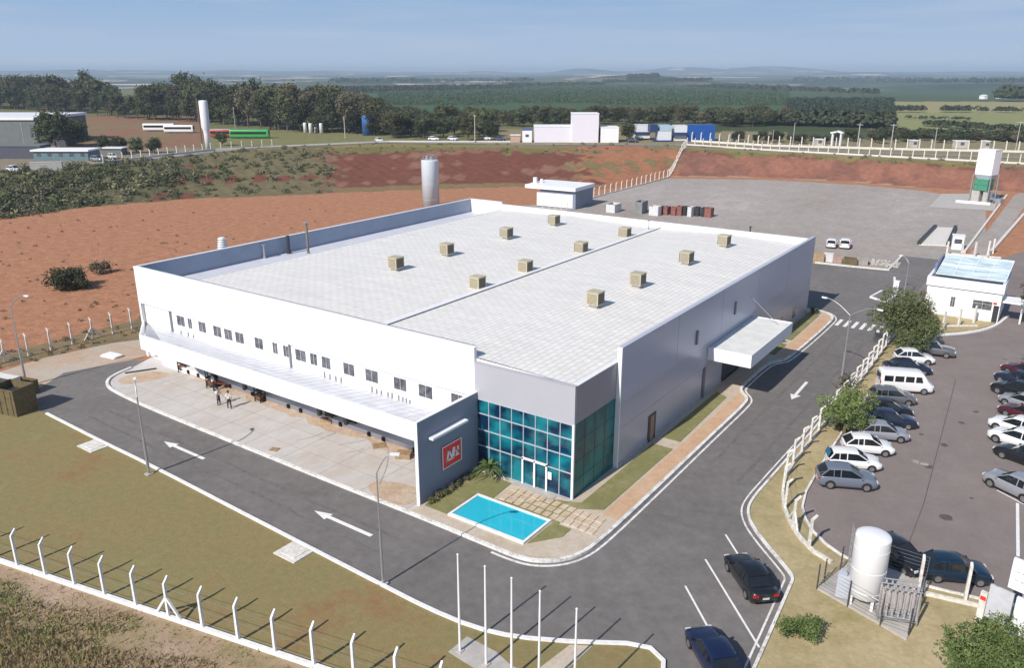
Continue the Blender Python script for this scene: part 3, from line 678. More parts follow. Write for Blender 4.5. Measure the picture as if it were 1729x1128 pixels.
# raised dock platform and doors
b = MB(); b.box(-50.5, -8.95, -.75, .26, 0, .55); fp('loading_dock', b, WHITE)
b = MB(); b.box(-46, -14.0, -.79, -.75, .0, .10); fp('dock_edge', b, mat('soil_stained_edge', (.42, .27, .18), .8, var=.3))
for x in np.arange(-46.5, -11, 5.2):
    b = MB(); b.box(x, x + 3.0, .2, .252, .6, 3.5)
    for z in np.arange(1.4, 3.4, .4): b.box(x, x + 3.0, .185, .2, z, z + .03)
    part('dock_door', b, mat('dock_door_grey', (.16, .17, .19), .5), fw)
    for q in (.5, 2.2): b = MB(); b.box(x + q, x + q + .3, -.9, -.75, .15, .5); part('bumper', b, TYRE, fw)
# sign wall
b = MB(); b.box(-8.9, -8.65, -6.95, .0, 0, 6.6)
sgw = fp('sign_wall', b, GREYW)
b = MB(); b.box(-8.92, -8.63, -6.99, -6.95, 0, 6.64); b.box(-8.92, -8.63, -6.95, 0, 6.6, 6.64); part('coping', b, WHITE, sgw)
b = MB(); b.box(-8.65, -8.15, -5.85, -1.8, 4.93, 5.10); part('sunlit_ledge', b, WHITE, sgw)  # bright bar shaped as a deep ledge so its top catches the sun
# red plaque with white emblem
b = MB(); b.box(-8.65, -8.58, -4.42, -2.15, 1.83, 3.68)
pl = part('plaque', b, RED, sgw); pl['label'] = 'red square plaque with white rim and white emblem'
def plate_shapes(polys, x=-8.575, th=.02):
    b = MB()
    for p in polys:
        n = len(p); vs = [(x, -4.42 + 2.27 * u, 1.83 + 1.85 * v) for u, v in p] + [(x + th, -4.42 + 2.27 * u, 1.83 + 1.85 * v) for u, v in p]
        b.add(vs, [tuple(range(n, 2 * n))] + [(i, (i + 1) % n, n + (i + 1) % n, n + i) for i in range(n)])
    return b
fr = [[(0, 0), (1, 0), (1, .04), (0, .04)], [(0, .96), (1, .96), (1, 1), (0, 1)], [(0, .04), (.035, .04), (.035, .96), (0, .96)], [(.965, .04), (1, .04), (1, .96), (.965, .96)]]
em = [[(.18, .28), (.27, .28), (.36, .62), (.36, .76), (.30, .76)], [(.30, .76), (.36, .76), (.47, .46), (.44, .34)], [(.44, .34), (.47, .46), (.54, .74), (.60, .76), (.50, .34)], [(.50, .30), (.60, .76), (.66, .72), (.60, .30)],
      [(.20, .26), (.60, .26), (.60, .34), (.20, .34)], [(.67, .30), (.86, .30), (.86, .38), (.67, .38)], [(.70, .38), (.77, .38), (.84, .62), (.84, .72), (.78, .72)], [(.67, .50), (.86, .50), (.86, .57), (.67, .57)]]
part('emblem', plate_shapes(fr + em), WHITE, pl)
# corner reception block
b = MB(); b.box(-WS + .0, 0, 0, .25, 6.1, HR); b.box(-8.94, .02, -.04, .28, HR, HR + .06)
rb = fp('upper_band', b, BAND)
b = MB(); b.box(-.26, .0, .28, 6.22, 6.1, HR); part('side_band', b, BAND_SHADE, rb)
b = MB(); b.box(-.30, .04, .28, 6.22, HR, HR + .05); part('coping', b, WHITE2, rb)
b = MB(); b.box(-8.65, -.12, .05, .12, .1, 6.1); cw = fp('curtain_wall', b, TEAL)
b = MB(); b.box(-.12, -.05, .10, 6.22, .1, 6.1); cs = fp('side_glazing', b, TEALD)
MUL = mat('aluminium_mullion', (.50, .55, .60), .4, metal=.2, var=.05)
b = MB()
xs = np.linspace(-8.65, -.1, 9)
for x in xs[1:-1]: b.box(x - .03, x + .03, -.02, .05, .1, 6.1)
for z in (.12, 2.2, 3.55, 4.9, 6.06): b.box(-8.65, -.1, -.035, .05, z - .035, z + .035)
part('mullion', b, MUL, cw)
b = MB()
for y in np.linspace(.1, 6.2, 5)[1:-1]: b.box(-.05, -.035, y - .02, y + .02, .1, 6.1)
for z in (1.5, 3.0, 4.55): b.box(-.05, -.035, .1, 6.2, z - .015, z + .015)
part('side_mullion', b, mat('dark_mullion', (.02, .07, .07), .4), cs)
b = MB(); b.box(-.16, .02, -.04, .10, .1, 6.1); part('corner_post', b, WHITE2, cw)
dr = MB(); dx0, dx1 = xs[4], xs[6]
for x in (dx0, (dx0 + dx1) / 2, dx1): dr.box(x - .07, x + .07, -.12, -.02, .1, 2.35)
dr.box(dx0 - .07, dx1 + .07, -.12, -.02, 2.22, 2.38)
do = part('entrance_door', dr, WHITE, cw)
b = MB(); b.box((dx0 + dx1) / 2 - .14, (dx0 + dx1) / 2 - .10, -.17, -.12, .9, 1.4); b.box((dx0 + dx1) / 2 + .10, (dx0 + dx1) / 2 + .14, -.17, -.12, .9, 1.4); part('handle', b, GALV, do)
b = MB(); b.box(dx1 + .1, dx1 + .42, -.05, -.02, 1.2, 1.8); part('notice', b, WHITE, cw)
b = MB(); b.box(-8.6, -.0, -.28, -.02, .05, .15); b.box(-5.0, -1.2, -.9, -.28, .05, .14); fp('threshold', b, CONC)
# floor plate inside the glass, just behind it, so it reads as rooms
b = MB(); b.box(-8.6, -.3, .4, 6.1, 3.0, 3.25); b.box(-8.6, -.3, 5.9, 6.1, .1, 6.0); fp('inner_floor', b, CONC)
# side canopy
b = MB(); b.box(.3, 4.4, 24.26, 36.6, 4.0, 5.0); b.box(.3, 4.5, 24.16, 24.26, 3.9, 5.16); b.box(4.4, 4.5, 24.26, 36.64, 3.9, 5.16); b.box(.3, 4.4, 36.54, 36.64, 5.0, 5.16)
sc_ = fp('side_canopy', b, WHITE2)
b = MB(); b.box(.3, 4.4, 24.26, 36.54, 5.0, 5.09); part('canopy_roof', b, mat('canopy_roof_white', (.70, .70, .67), .7, var=.10, scale=.9, world_co=True), sc_)
for y in (35.0,):
    b = MB(); b.tube([(.35, y, 7.7), (3.6, y, 5.1)], .025, 8); part('stay_rod', b, GALV, sc_)
# doors, pipes on the side wall
b = MB(); b.box(.27, .33, 11.75, 13.15, .1, 2.55); d1 = part('side_door', b, mat('dark_brown_door', (.07, .05, .045), .5), sw)
b = MB(); b.box(.33, .36, 12.1, 12.75, .15, 2.4); part('door_leaf', b, mat('tan_door_leaf', (.30, .20, .15), .5), d1)
b = MB(); b.box(.27, .35, 23.3, 23.9, .1, 3.2); part('pipe_duct', b, mat('duct_grey', (.13, .13, .16), .5), sw)
b = MB(); b.box(.27, .33, 28.5, 33.5, .15, 3.4); part('roller_shutter', b, mat('shutter_dark', (.05, .05, .06), .5), sw)
for y, z in ((20.9, 6.3), (30.5, 6.8)):
    b = MB(); b.box(.30, .42, y, y + .35, z, z + 1.3); part('wall_box', b, mat('wall_box_grey', (.16, .17, .21), .5), fac, (27, -29, 0))
b = MB()
for y in (42, 47, 52): b.box(.27, .31, y, y + 1.1, 1.0, 2.2)
part('side_window', b, DGLASS, sw)

# ------------------------------------------------------------------ rooftop equipment
def cooler(x, y, z, lab, first=[None]):
    if first[0] is None:
        t = thing('rooftop_cooler', lab, 'cooler', (x, y, z), 0, 'beige coolers on the factory roof')
        b = MB(); b.box(-.62, .62, -.62, .62, .28, 1.42); b.box(-.66, .66, -.66, .66, 1.42, 1.50)
        for sx in (-.62, .56):
            for sy in (-.62, .56): b.box(sx, sx + .06, sy, sy + .06, .28, 1.42)
        part('housing', b, CREAM, t)
        g = MB()
        for k in range(9):
            zz = .38 + k * .11
            g.box(-.5, .5, -.635, -.62, zz, zz + .035); g.box(.62, .635, -.5, .5, zz, zz + .085)
        part('grille', g, CREAMD, t)
        l_ = MB(); l_.box(-.40, .40, -.40, .40, 0, .28); part('duct', l_, GALV, t)
        first[0] = t; return t
    c = copy_tree(first[0]); c.location = (x, y, z); c['label'] = lab; return c
rows = {-33.1: 'left row', -20.95: 'middle row by the ridge', -8.3: 'right row'}
ords = ['nearest', 'second nearest', 'second farthest', 'farthest']
for x in rows:
    for k, y in enumerate((17.45, 26.1, 38.2, 49.7)):
        zb = 9.3 if x != -20.95 else 8.75
        xx = x if x != -20.95 else -21.95
        cooler(xx, y, zb, 'beige box cooler on the roof, %s of the %s' % (ords[k], rows[x]))
def stack(px, py, z, h, r, m, lab, cap=True):
    p = ray_plane(px, py, 2, z); t = thing('exhaust_stack', lab, 'exhaust stack', (p[0], p[1], z), 0)
    b = MB(); b.tube([(0, 0, 0), (0, 0, h)], r, 14); part('pipe', b, m, t)
    c = MB(); c.tube([(0, 0, 0), (0, 0, .35)], r * 1.5, 14); part('collar', c, GALV if m is not DARK else DARK, t)
    if not cap: return
    c = MB(); c.tube([(0, 0, h + .12), (0, 0, h + .2)], r * 2.2, 14); c.tube([(0, 0, h), (0, 0, h + .12)], r * .6, 8)
    part('cap', c, GALV if m is not DARK else DARK, t)
stack(488, 428, 8.05, 2.3, .20, DARK, 'short black exhaust stack on the left of the roof', False)
stack(521, 431, 8.05, 4.0, .16, mat('rusty_stack', (.17, .15, .12), .6, var=.3), 'tall rusty exhaust stack with rain cap on the roof')
stack(447, 436, 8.05, 1.5, .12, GALV, 'small galvanised roof pipe left of the black stack')
stack(1095, 388, 9.05, 1.1, .07, GALV, 'thin grey vent pipe near the rear roof edge')
stack(1266, 396, 9.05, .9, .09, DARK, 'stubby dark vent pipe near the rear right roof corner')
p = ray_plane(378, 436, 2, 8.05)
t = thing('roof_cowl', 'pale louvred cowl standing on the lower roof strip', 'vent cowl', (p[0], p[1], 8.05))
b = MB()
for k in range(5): b.tube([(0, 0, 1.3 + k * .28), (0, 0, 1.3 + k * .28 + .07)], .62 - .03 * k, 18)
part('louvre', b, WHITE2, t); b = MB(); b.tube([(0, 0, 0), (0, 0, 2.6)], .33, 14); part('shaft', b, WHITE2, t)

# ------------------------------------------------------------------ vehicles
def loft(mb, secs, mi=0, smooth=True, caps=True):
    """secs: list of (x, [(y,z)...half section bottom->top]) mirrored about y=0"""
    rings = []
    for x, hs in secs:
        ring = [(x, y, z) for y, z in hs] + [(x, -y, z) for y, z in hs[::-1] if y > 1e-4]
        if hs[0][0] < 1e-4: ring = [(x, y, z) for y, z in hs] + [(x, -y, z) for y, z in hs[-2 if hs[-1][0] < 1e-4 else -1:0:-1]]
        rings.append(ring)
    n = len(rings[0]); vs = [p for r_ in rings for p in r_]; fs = []
    for i in range(len(rings) - 1):
        for k in range(n): fs.append((i * n + k, i * n + (k + 1) % n, (i + 1) * n + (k + 1) % n, (i + 1) * n + k))
    mb.add(vs, fs, smooth, mi)
    if caps:
        mb.add(rings[0], [tuple(range(n))], False, mi); mb.add(rings[-1], [tuple(range(n))[::-1]], False, mi)
KINDS = {
 # L, W, H, belt z, hood front z, rear deck z, cabin (xr base, xr roof, xf roof, xf base) as fraction of L
 'hatch': (3.95, 1.70, 1.50, .94, .76, .93, (-.475, -.30, .03, .25), .31),
 'sedan': (4.55, 1.76, 1.46, .93, .72, .98, (-.36, -.22, .06, .23), .31),
 'crossover': (4.25, 1.82, 1.64, 1.04, .86, 1.03, (-.480, -.33, .03, .26), .34),
 'wagon': (4.05, 1.66, 1.50, .93, .75, .93, (-.485, -.38, .04, .25), .30),
}
CARM = {}
def car_meshes(kind):
    if kind in CARM: return CARM[kind]
    L, W, Hh, belt, hood, deck, (a, b_, c, d), wr = KINDS[kind]
    hw = W / 2; D = {}
    def top(u):
        if u > d: return belt + (hood - belt) * ((u - d) / (.5 - d)) ** 1.6
        if u < a: return belt + (deck - belt) * min(1, (a - u) / .06)
        return belt
    mb = MB(); secs = []
    for u in (-.5, -.485, -.45, -.40, -.30, -.15, 0, .15, .25, .35, .42, .47, .49, .5):
        e = abs(u) / .5; nar = 1 - .16 * max(0, (e - .80) / .2) ** 2.2
        w = hw * nar; zb = .22 if e < .9 else .22 + .13 * (e - .9) / .1; zt_ = top(u)
        if u >= .47: zt_ -= .06 + (.12 if u >= .49 else 0) + (.1 if u >= .5 else 0)
        if u <= -.485: zt_ -= .04 + (.08 if u <= -.5 else 0)
        secs.append((u * L, [(0, zb), (w * .88, zb), (w * .975, zb + .12), (w, (zb + zt_) / 2), (w * .985, zt_ - .10), (w * .93, zt_ - .02), (w * .6, zt_ + .02), (0, zt_ + .035)]))
    loft(mb, secs)
    D['body'] = mb
    # cabin
    g = MB(); zr = Hh
    def sec(x, z, wt): return (x * L, [(0, belt - .08), (hw * .93, belt - .06), (hw * (.93 - (.93 - wt) * .97 * (z - belt) / (zr - belt)) if z > belt + .02 else hw * .925, max(z - .05, belt)), (hw * (wt - .08) if z > belt + .02 else hw * .85, z), (0, z + .02)])
    loft(g, [sec(a, belt + .01, .78), sec(b_, zr - .07, .78), sec((b_ + c) / 2, zr, .79), sec(c, zr - .03, .78), sec(d, belt + .01, .78)], smooth=False)
    D['cabin_glass'] = g
    r_ = MB(); secs = []
    for u, z in ((b_ - .03, zr - .10), (b_ + .04, zr - .035), ((b_ + c) / 2, zr + .02), (c - .03, zr), (c + .012, zr - .035)):
        secs.append((u * L, [(0, z - .03), (hw * .80, z - .09), (hw * .80, z - .055), (hw * .70, z + .008), (hw * .3, z + .032), (0, z + .036)]))
    loft(r_, secs)
    for s in (-1, 1):
        r_.bar((c * L, s * hw * .765, zr - .06), (d * L, s * hw * .91, belt), .06, .05)
        r_.bar((b_ * L, s * hw * .77, zr - .05), (a * L + .04, s * hw * .90, belt), .10 if kind != 'sedan' else .14, .06)
        for q in (.47, .8):
            u = b_ + (c - b_) * (1 - q); r_.bar((u * L, s * hw * .785, zr - .06), (u * L, s * hw * .935, belt), .07 if q < .6 else .05, .045)
    D['roof'] = r_
    u_ = MB(); u_.box(-.44 * L, .44 * L, -hw * .9, hw * .9, .17, .3)
    for sx in (-.30, .31):
        for s in (-1, 1):
            v = [(sx * L + (wr + .05) * math.cos(t), s * hw * 1.004, .02 + wr + (wr + .05) * math.sin(t)) for t in np.linspace(-.35, math.pi + .35, 16)]
            u_.add(v, [tuple(range(16))])
    u_.box(.497 * L, .503 * L, -hw * .45, hw * .45, .40, .52); D['underbody'] = u_
    for nm in ('tyre', 'rim'):
        m_ = MB()
        if nm == 'tyre': m_.tube([(0, -.10, 0), (0, -.085, 0), (0, .085, 0), (0, .10, 0)], [wr * .88, wr, wr, wr * .88], 20)
        else:
            m_.tube([(0, -.104, 0), (0, .104, 0)], wr * .64, 14)
        D[nm] = m_
    h = MB(); z0 = hood - .18; h.add([(.485 * L, .52 * hw, z0), (.495 * L, .52 * hw, z0 + .02), (.455 * L, .52 * hw, z0 + .19), (.47 * L, .90 * hw, z0), (.43 * L, .94 * hw, z0 + .17), (.43 * L, .93 * hw, z0)], [(1, 3, 4, 2), (3, 5, 4), (0, 3, 1)])
    h = MB(); h.box(.455 * L, .492 * L, .50 * hw, .86 * hw, z0 + .0, z0 + .14); D['headlight'] = h
    t_ = MB(); t_.box(-.502 * L, -.47 * L, .52 * hw, .90 * hw, deck - .30, deck - .13); D['taillight'] = t_
    m_ = MB(); m_.box(.20 * L, .20 * L + .12, hw * .97, hw * 1.14, belt - .02, belt + .11); D['mirror'] = m_
    p_ = MB(); p_.box(-.506 * L, -.50 * L, -.2, .2, .52, .64); D['plate'] = p_
    CARM[kind] = ({k: v.mesh(kind + '_' + k, {'body': WHITE, 'roof': WHITE, 'mirror': WHITE, 'cabin_glass': CGLASS, 'underbody': TYRE, 'tyre': TYRE, 'rim': RIM, 'headlight': HEADL, 'taillight': TAILL, 'plate': PLATE}[k]) for k, v in D.items()}, KINDS[kind])
    return CARM[kind]
def carpaint(name, c, rough=.28, metal=.0):
    m = mat(name, c, rough, metal, var=.02)
    b = m.node_tree.nodes['Principled BSDF']; b.inputs['Coat Weight'].default_value = .5; b.inputs['Coat Roughness'].default_value = .05
    return m
PAINT = {'white': carpaint('car_white', (.78, .78, .79)), 'silver': carpaint('car_silver', (.36, .37, .40), .3, .35), 'grey': carpaint('car_grey', (.15, .155, .17), .3, .3), 'bluegrey': carpaint('car_blue_grey', (.19, .215, .275), .3, .3),
         'black': carpaint('car_black', (.010, .011, .014)), 'navy': carpaint('car_navy', (.012, .018, .045)), 'blue': carpaint('car_deep_blue', (.007, .024, .05), .25, .1), 'royal': carpaint('car_royal_navy', (.006, .013, .05)), 'maroon': carpaint('car_maroon', (.075, .012, .02))}
GRP = 'vehicles parked on the site'
def slotmat(o, m):
    o.material_slots[0].link = 'OBJECT'; o.material_slots[0].material = m
def car(kind, colr, x, y, hd, lab, z=0.0, group=GRP, roofm=None, far=False):
    ms, K = car_meshes(kind); L, W = K[0], K[1]; wr = K[7]; hw = W / 2
    t = thing('parked_car', lab, 'car', (x, y, z), hd, group)
    pm = PAINT[colr]
    for k in ('body', 'roof'): o = link(k, ms[k], t); slotmat(o, pm if k == 'body' or not roofm else roofm)
    for k in ('cabin_glass', 'underbody', 'plate'): link(k, ms[k], t)
    for sx in (-.30, .31):
        for s in (-1, 1):
            w = link('wheel', ms['tyre'], t, (sx * L, s * (hw - .095), wr)); link('rim', ms['rim'], w)
    for s in (1, -1):
        for k in ('headlight', 'taillight', 'mirror'):
            if s == -1:
                mn = ms[k].name + '_b'
                me = bpy.data.meshes.get(mn)
                if not me:
                    me = ms[k].copy(); me.name = mn; me.transform(Matrix.Scale(-1, 4, (0, 1, 0))); me.flip_normals()
            else: me = ms[k]
            o = link(k, me, t)
            if k == 'mirror': slotmat(o, pm)
    return t
def center(pa, pb, W, L):
    """near-side ground line of the car in the photo -> centre"""
    A, B = Vector(G(*pa)), Vector(G(*pb)); m_ = (A + B) / 2; d = (B - A).normalized(); n = Vector((-d.y, d.x))
    if (m_ + n - Vector(CAMP[:2])).length < (m_ - Vector(CAMP[:2])).length: n = -n
    return m_ + n * (W / 2 - .05), math.atan2(d.y, d.x)
HD = R(25)
LEFT = [('crossover', 'bluegrey', (1384.7, 824), (1476.5, 833), 'blue-grey crossover, nearest car of the left parking row'),
        ('hatch', 'silver', (1464, 744), (1521, 750), 'pale grey hatchback between the white crossover and the dark cars'),
        ('hatch', 'white', (1422, 768), (1514, 773), 'clean white crossover, third car from the near end of the left row'),
        ('sedan', 'navy', (1474, 722), (1532, 727), 'dark navy sedan just above the pale grey hatchback'),
        ('hatch', 'black', (1467, 703), (1536, 710), 'black hatchback beside the leafy tree in the left row'),
        ('wagon', 'grey', (1474, 681), (1541, 688), 'grey hatchback parked beside the white van'),
        ('sedan', 'navy', (1499, 630), (1566, 637), 'dark blue sedan squeezed between the white van and a white car'),
        ('hatch', 'white', (1511, 612), (1573, 620), 'white hatchback near the far end of the left row')]
for kd, cl, pa, pb, lb in LEFT:
    K = KINDS[kd]; c, h = center(pa, pb, K[1], K[0]); car(kd, cl, c.x, c.y, HD, lb)
c, h = center((1401, 793), (1484, 800), 1.7, 4.2)
BLUEG = mat('blue_tinted_rear_glass', (.01, .14, .26), .1, var=.1)
wv = car('wagon', 'white', c.x, c.y, HD, 'white car with blue tinted rear screen, second from the near end of the left row')
b = MB(); b.add([(-2.06, -.62, .97), (-2.06, .62, .97), (-1.86, .58, 1.44), (-1.86, -.58, 1.44)], [(0, 1, 2, 3)]); part('rear_screen', b, BLUEG, wv)
# van
def van(x, y, hd, lab):
    t = thing('parked_van', lab, 'van', (x, y, 0), hd, GRP); mb = MB(); L, hw = 4.9, .93
    secs = []
    for u, zt_, nar in ((-.5, 2.02, .93), (-.485, 2.12, .97), (-.40, 2.16, 1), (-.1, 2.17, 1), (.2, 2.14, 1), (.29, 2.05, .99), (.36, 1.62, .98), (.41, 1.22, .97), (.47, 1.08, .94), (.495, .92, .88), (.5, .8, .84)):
        w = hw * nar; secs.append((u * L, [(0, .24), (w * .93, .24), (w, .45), (w, min(1.1, zt_ - .1)), (w * .95 if zt_ > 1.3 else w * .97, zt_ - .12), (w * .86, zt_ - .02), (w * .5, zt_ + .03), (0, zt_ + .04)]))
    loft(mb, secs); part('body', mb, PAINT['white'], t)
    g = MB()
    for s in (-1, 1):
        for (a, b_) in ((-.44, -.27), (-.24, -.07), (-.04, .12), (.15, .29)):
            v = [(a * L, s * (hw + .008), 1.22), (b_ * L, s * (hw + .008), 1.22), (b_ * L - (.18 if b_ > .2 else 0), s * (hw * .975 + .004), 1.80), (a * L, s * (hw * .975 + .004), 1.80)]
            g.add(v, [(0, 1, 2, 3)])
    g.add([(.413 * L, -.80, 1.235), (.413 * L, .80, 1.235), (.295 * L, .74, 2.06), (.295 * L, -.74, 2.06)], [(0, 1, 2, 3)])
    g.add([(-.503 * L, -.7, 1.2), (-.503 * L, .7, 1.2), (-.501 * L, .66, 1.85), (-.501 * L, -.66, 1.85)], [(0, 1, 2, 3)])
    part('cabin_glass', g, CGLASS, t)
    b = MB(); b.box(-.44 * L, .44 * L, -hw * .9, hw * .9, .18, .3); part('underbody', b, TYRE, t)
    ms, _ = car_meshes('crossover')
    for sx in (-.32, .33):
        for s in (-1, 1): w = link('wheel', ms['tyre'], t, (sx * L, s * (hw - .08), .34)); link('rim', ms['rim'], w)
    for s in (-1, 1):
        b = MB(); b.box(.478 * L, .499 * L, s * .74 - .12, s * .74 + .12, .78, .96); part('headlight', b, HEADL, t)
        b = MB(); b.box(-.504 * L, -.49 * L, s * .84 - .06, s * .84 + .06, .9, 1.3); part('taillight', b, TAILL, t)
    return t
c, _ = center((1488, 661), (1567, 669), 1.86, 4.9); van(c.x, c.y, HD, 'tall white passenger van with dark side windows in the left row')
def pickup(x, y, hd, cl, lab):
    t = thing('parked_pickup', lab, 'pickup truck', (x, y, 0), hd, GRP); L, hw = 5.0, .88; mb = MB(); secs = []
    for u, z, nar in ((-.5, .98, .97), (-.49, 1.02, .99), (-.10, 1.02, 1), (.22, 1.05, 1), (.35, 1.0, .99), (.45, .94, .96), (.49, .8, .9), (.5, .7, .87)):
        w = hw * nar; secs.append((u * L, [(0, .3), (w * .93, .3), (w, .45), (w, z - .2), (w * .97, z - .04), (w * .9, z), (0, z + .02)]))
    loft(mb, secs); part('body', mb, PAINT[cl], t)
    g = MB(); loft(g, [(-.09 * L, [(0, 1.0), (.82, 1.0), (.80, 1.02), (.6, 1.03), (0, 1.03)]), (-.07 * L, [(0, 1.0), (.82, 1.0), (.70, 1.55), (.62, 1.6), (0, 1.62)]), (.10 * L, [(0, 1.0), (.82, 1.0), (.70, 1.55), (.62, 1.6), (0, 1.62)]), (.23 * L, [(0, 1.0), (.82, 1.0), (.80, 1.05), (.6, 1.06), (0, 1.07)])], smooth=False); part('cabin_glass', g, CGLASS, t)
    b = MB(); b.box(-.07 * L, .11 * L, -.70, .70, 1.60, 1.66); part('roof', b, PAINT[cl], t)
    b = MB(); b.box(-.48 * L, -.11 * L, -.76, .76, 1.02, 1.035); part('bed', b, DARK, t)
    b = MB(); b.bar((-.10 * L, -.78, 1.0), (-.10 * L, -.72, 1.75), .06); b.bar((-.10 * L, .78, 1.0), (-.10 * L, .72, 1.75), .06); b.bar((-.10 * L, -.72, 1.75), (-.10 * L, .72, 1.75), .06); part('rack', b, WHITE, t)
    ms, _ = car_meshes('crossover')
    for sx in (-.31, .32):
        for s in (-1, 1): w = link('wheel', ms['tyre'], t, (sx * L, s * (hw - .08), .34)); link('rim', ms['rim'], w)
    for s in (-1, 1):
        b = MB(); b.box(.475 * L, .496 * L, s * .66 - .14, s * .66 + .14, .68, .86); part('headlight', b, HEADL, t)
    return t
c, _ = center((1540, 601), (1606, 604), 1.76, 5.0); pickup(c.x, c.y, R(12), 'grey', 'grey pickup with white rack under the round tree')
# right parking row: rears towards the aisle
RIGHT = [('sedan', 'maroon', (1688, 627), 'dark maroon car, farthest in the right parking row'), ('hatch', 'navy', (1677, 642), 'navy hatchback, second farthest in the right row'), ('crossover', 'black', (1671, 661), 'black crossover in the right row beside the navy hatchback'),
         ('hatch', 'silver', (1684, 680), 'silver hatchback in the right row above the white cars'), ('sedan', 'maroon', (1683, 698), 'deep maroon sedan between silver and white cars in the right row'), ('crossover', 'white', (1667, 722), 'white crossover, upper of the two white cars in the right row'),
         ('crossover', 'white', (1666, 742), 'white crossover, lower of the two white cars in the right row'), ('sedan', 'black', (1675, 768), 'black sedan between the white and the silver car of the right row'), ('crossover', 'silver', (1653, 815), 'silver crossover, nearest in the right parking row')]
for i, (kd, cl, pa, lb) in enumerate(RIGHT):
    L = KINDS[kd][0]; W = KINDS[kd][1]; hd = R(-22) if i < 8 else R(-30)
    a = Vector(G(*pa)); d = Vector((math.cos(hd), math.sin(hd))); n = Vector((-d.y, d.x))
    c = a + d * (L / 2 - .1) + n * (W / 2 - .1) if i != 8 else a + d * (L / 2) + n * W / 2
    car(kd, cl, c.x, c.y, hd + math.pi, lb)
c, h = center((1572, 985), (1664, 994), 1.82, 4.1); car('hatch', 'blue', c.x, c.y, h, 'deep blue hatchback behind the near fence, beside the white tank')
x, y = G(1514, 950); car('hatch', 'black', x, y, R(-32), 'black hatchback half hidden behind the white tank')
# black sedan & navy car on the side road bays
a, b_ = Vector(G(1300, 1030)), Vector(G(1236, 940))
P1 = (Vector(G(1292, 1026)) + Vector(G(1240, 950))) / 2; dd = Vector(G(1240, 950)) - Vector(G(1292, 1026))
car('sedan', 'black', P1.x, P1.y, math.atan2(dd.y, dd.x), 'glossy black sedan in the marked bay at the bottom right')
P2 = Vector(G(1205, 1122)); car('sedan', 'royal', P2.x, P2.y, math.atan2(dd.y, dd.x) + .04, 'navy sedan cut by the lower edge of the picture')
for pa, lb in (((1398, 420), 'white car in the gravel yard, left of a pair'), ((1421, 421), 'white car in the gravel yard, right of a pair')):
    x, y = G(*pa); car('crossover' if pa[0] > 1400 else 'hatch', 'white', x, y + 2.2, R(101), lb)
x, y, z = GT(640, 239); car('hatch', 'white', x, y, R(-20), 'white car on the upper road left of the silver tank', z)
for px, py, cl, lb in [(733, 237, 'white', 'white car under trees on the upper road, left of the pair'), (765, 237, 'white', 'white car under trees on the upper road, right of the pair'), (845, 238, 'navy', 'dark blue car on the upper road near the white warehouse'), (822, 236, 'white', 'white car on the upper road left of the dark blue one'),
                       (165, 272, 'silver', 'silver car by the white-roofed house'), (190, 268, 'white', 'white car right of the white-roofed house'), (25, 290, 'white', 'white car on the grey yard at the left edge'), (1068, 240, 'navy', 'dark car before the container stacks'),
                       (1345, 236, 'silver', 'silver car on the road behind the rear fence')]:
    x, y, z = GT(px, py); car('crossover', cl, x, y, R(-25 + (px % 7) * 9), lb, z)

# ------------------------------------------------------------------ foliage
def leaf_mat(name, c1, c2, rand=.38):
    m = mat(name, c1, .75, var=.25, scale=.9, col2=c2, rand=rand, spec=.2); return m
LEAFS = [leaf_mat('leaf_dark', (.045, .055, .026), (.085, .092, .045)), leaf_mat('leaf_mid', (.055, .07, .03), (.11, .118, .055)), leaf_mat('leaf_olive', (.065, .072, .028), (.13, .125, .055)), leaf_mat('leaf_dusty', (.10, .092, .055), (.19, .165, .10))]
LEAFN = leaf_mat('leaf_near_green', (.075, .12, .032), (.17, .225, .075), 0)
def crown_mesh(name, seed, blobs, n, size, m, core=True):
    """leaf-sized faces gathered in twig clumps spread through the crown volume"""
    rg = np.random.default_rng(seed)
    bl = np.array(blobs, float); w = bl[:, 3] ** 2; w /= w.sum()
    nc = max(8, n // 14); pick = rg.choice(len(bl), nc, p=w)
    dirs = rg.normal(size=(nc, 3)); dirs /= np.linalg.norm(dirs, axis=1)[:, None]
    rad = bl[pick, 3] * (.62 + .45 * rg.random(nc) ** .7)
    cc = bl[pick, :3] + dirs * rad[:, None] * np.array([1, 1, .82])
    which = rg.integers(0, nc, n)
    p = cc[which] + rg.normal(size=(n, 3)) * size * 1.5
    a = rg.normal(size=(n, 3)); a /= np.linalg.norm(a, axis=1)[:, None]
    out = dirs[which] + rg.normal(size=(n, 3)) * .8; b = np.cross(a, out); b /= np.linalg.norm(b, axis=1)[:, None] + 1e-9
    s = size * (.6 + .8 * rg.random(n))[:, None]
    q = np.stack([p - a * s, p + b * s * .55, p + a * s, p - b * s * .55], 1).reshape(-1, 3)
    vs = [tuple(x) for x in q.tolist()]; fs = [(4 * i, 4 * i + 1, 4 * i + 2, 4 * i + 3) for i in range(n)]
    mb = MB(); mb.add(vs, fs)
    if core:
        for bx, by, bz, br in blobs:
            vv = []; ff = []; N, Mr = 8, 5
            for i in range(Mr + 1):
                ph = math.pi * i / Mr
                for k in range(N):
                    t = 2 * math.pi * k / N; rr = br * .60 * (1 + .22 * rg.normal())
                    vv.append((bx + rr * math.sin(ph) * math.cos(t), by + rr * math.sin(ph) * math.sin(t), bz + rr * .82 * math.cos(ph)))
            for i in range(Mr):
                for k in range(N): ff.append((i * N + k, i * N + (k + 1) % N, (i + 1) * N + (k + 1) % N, (i + 1) * N + k))
            mb.add(vv, ff)
    return mb.mesh(name, m)
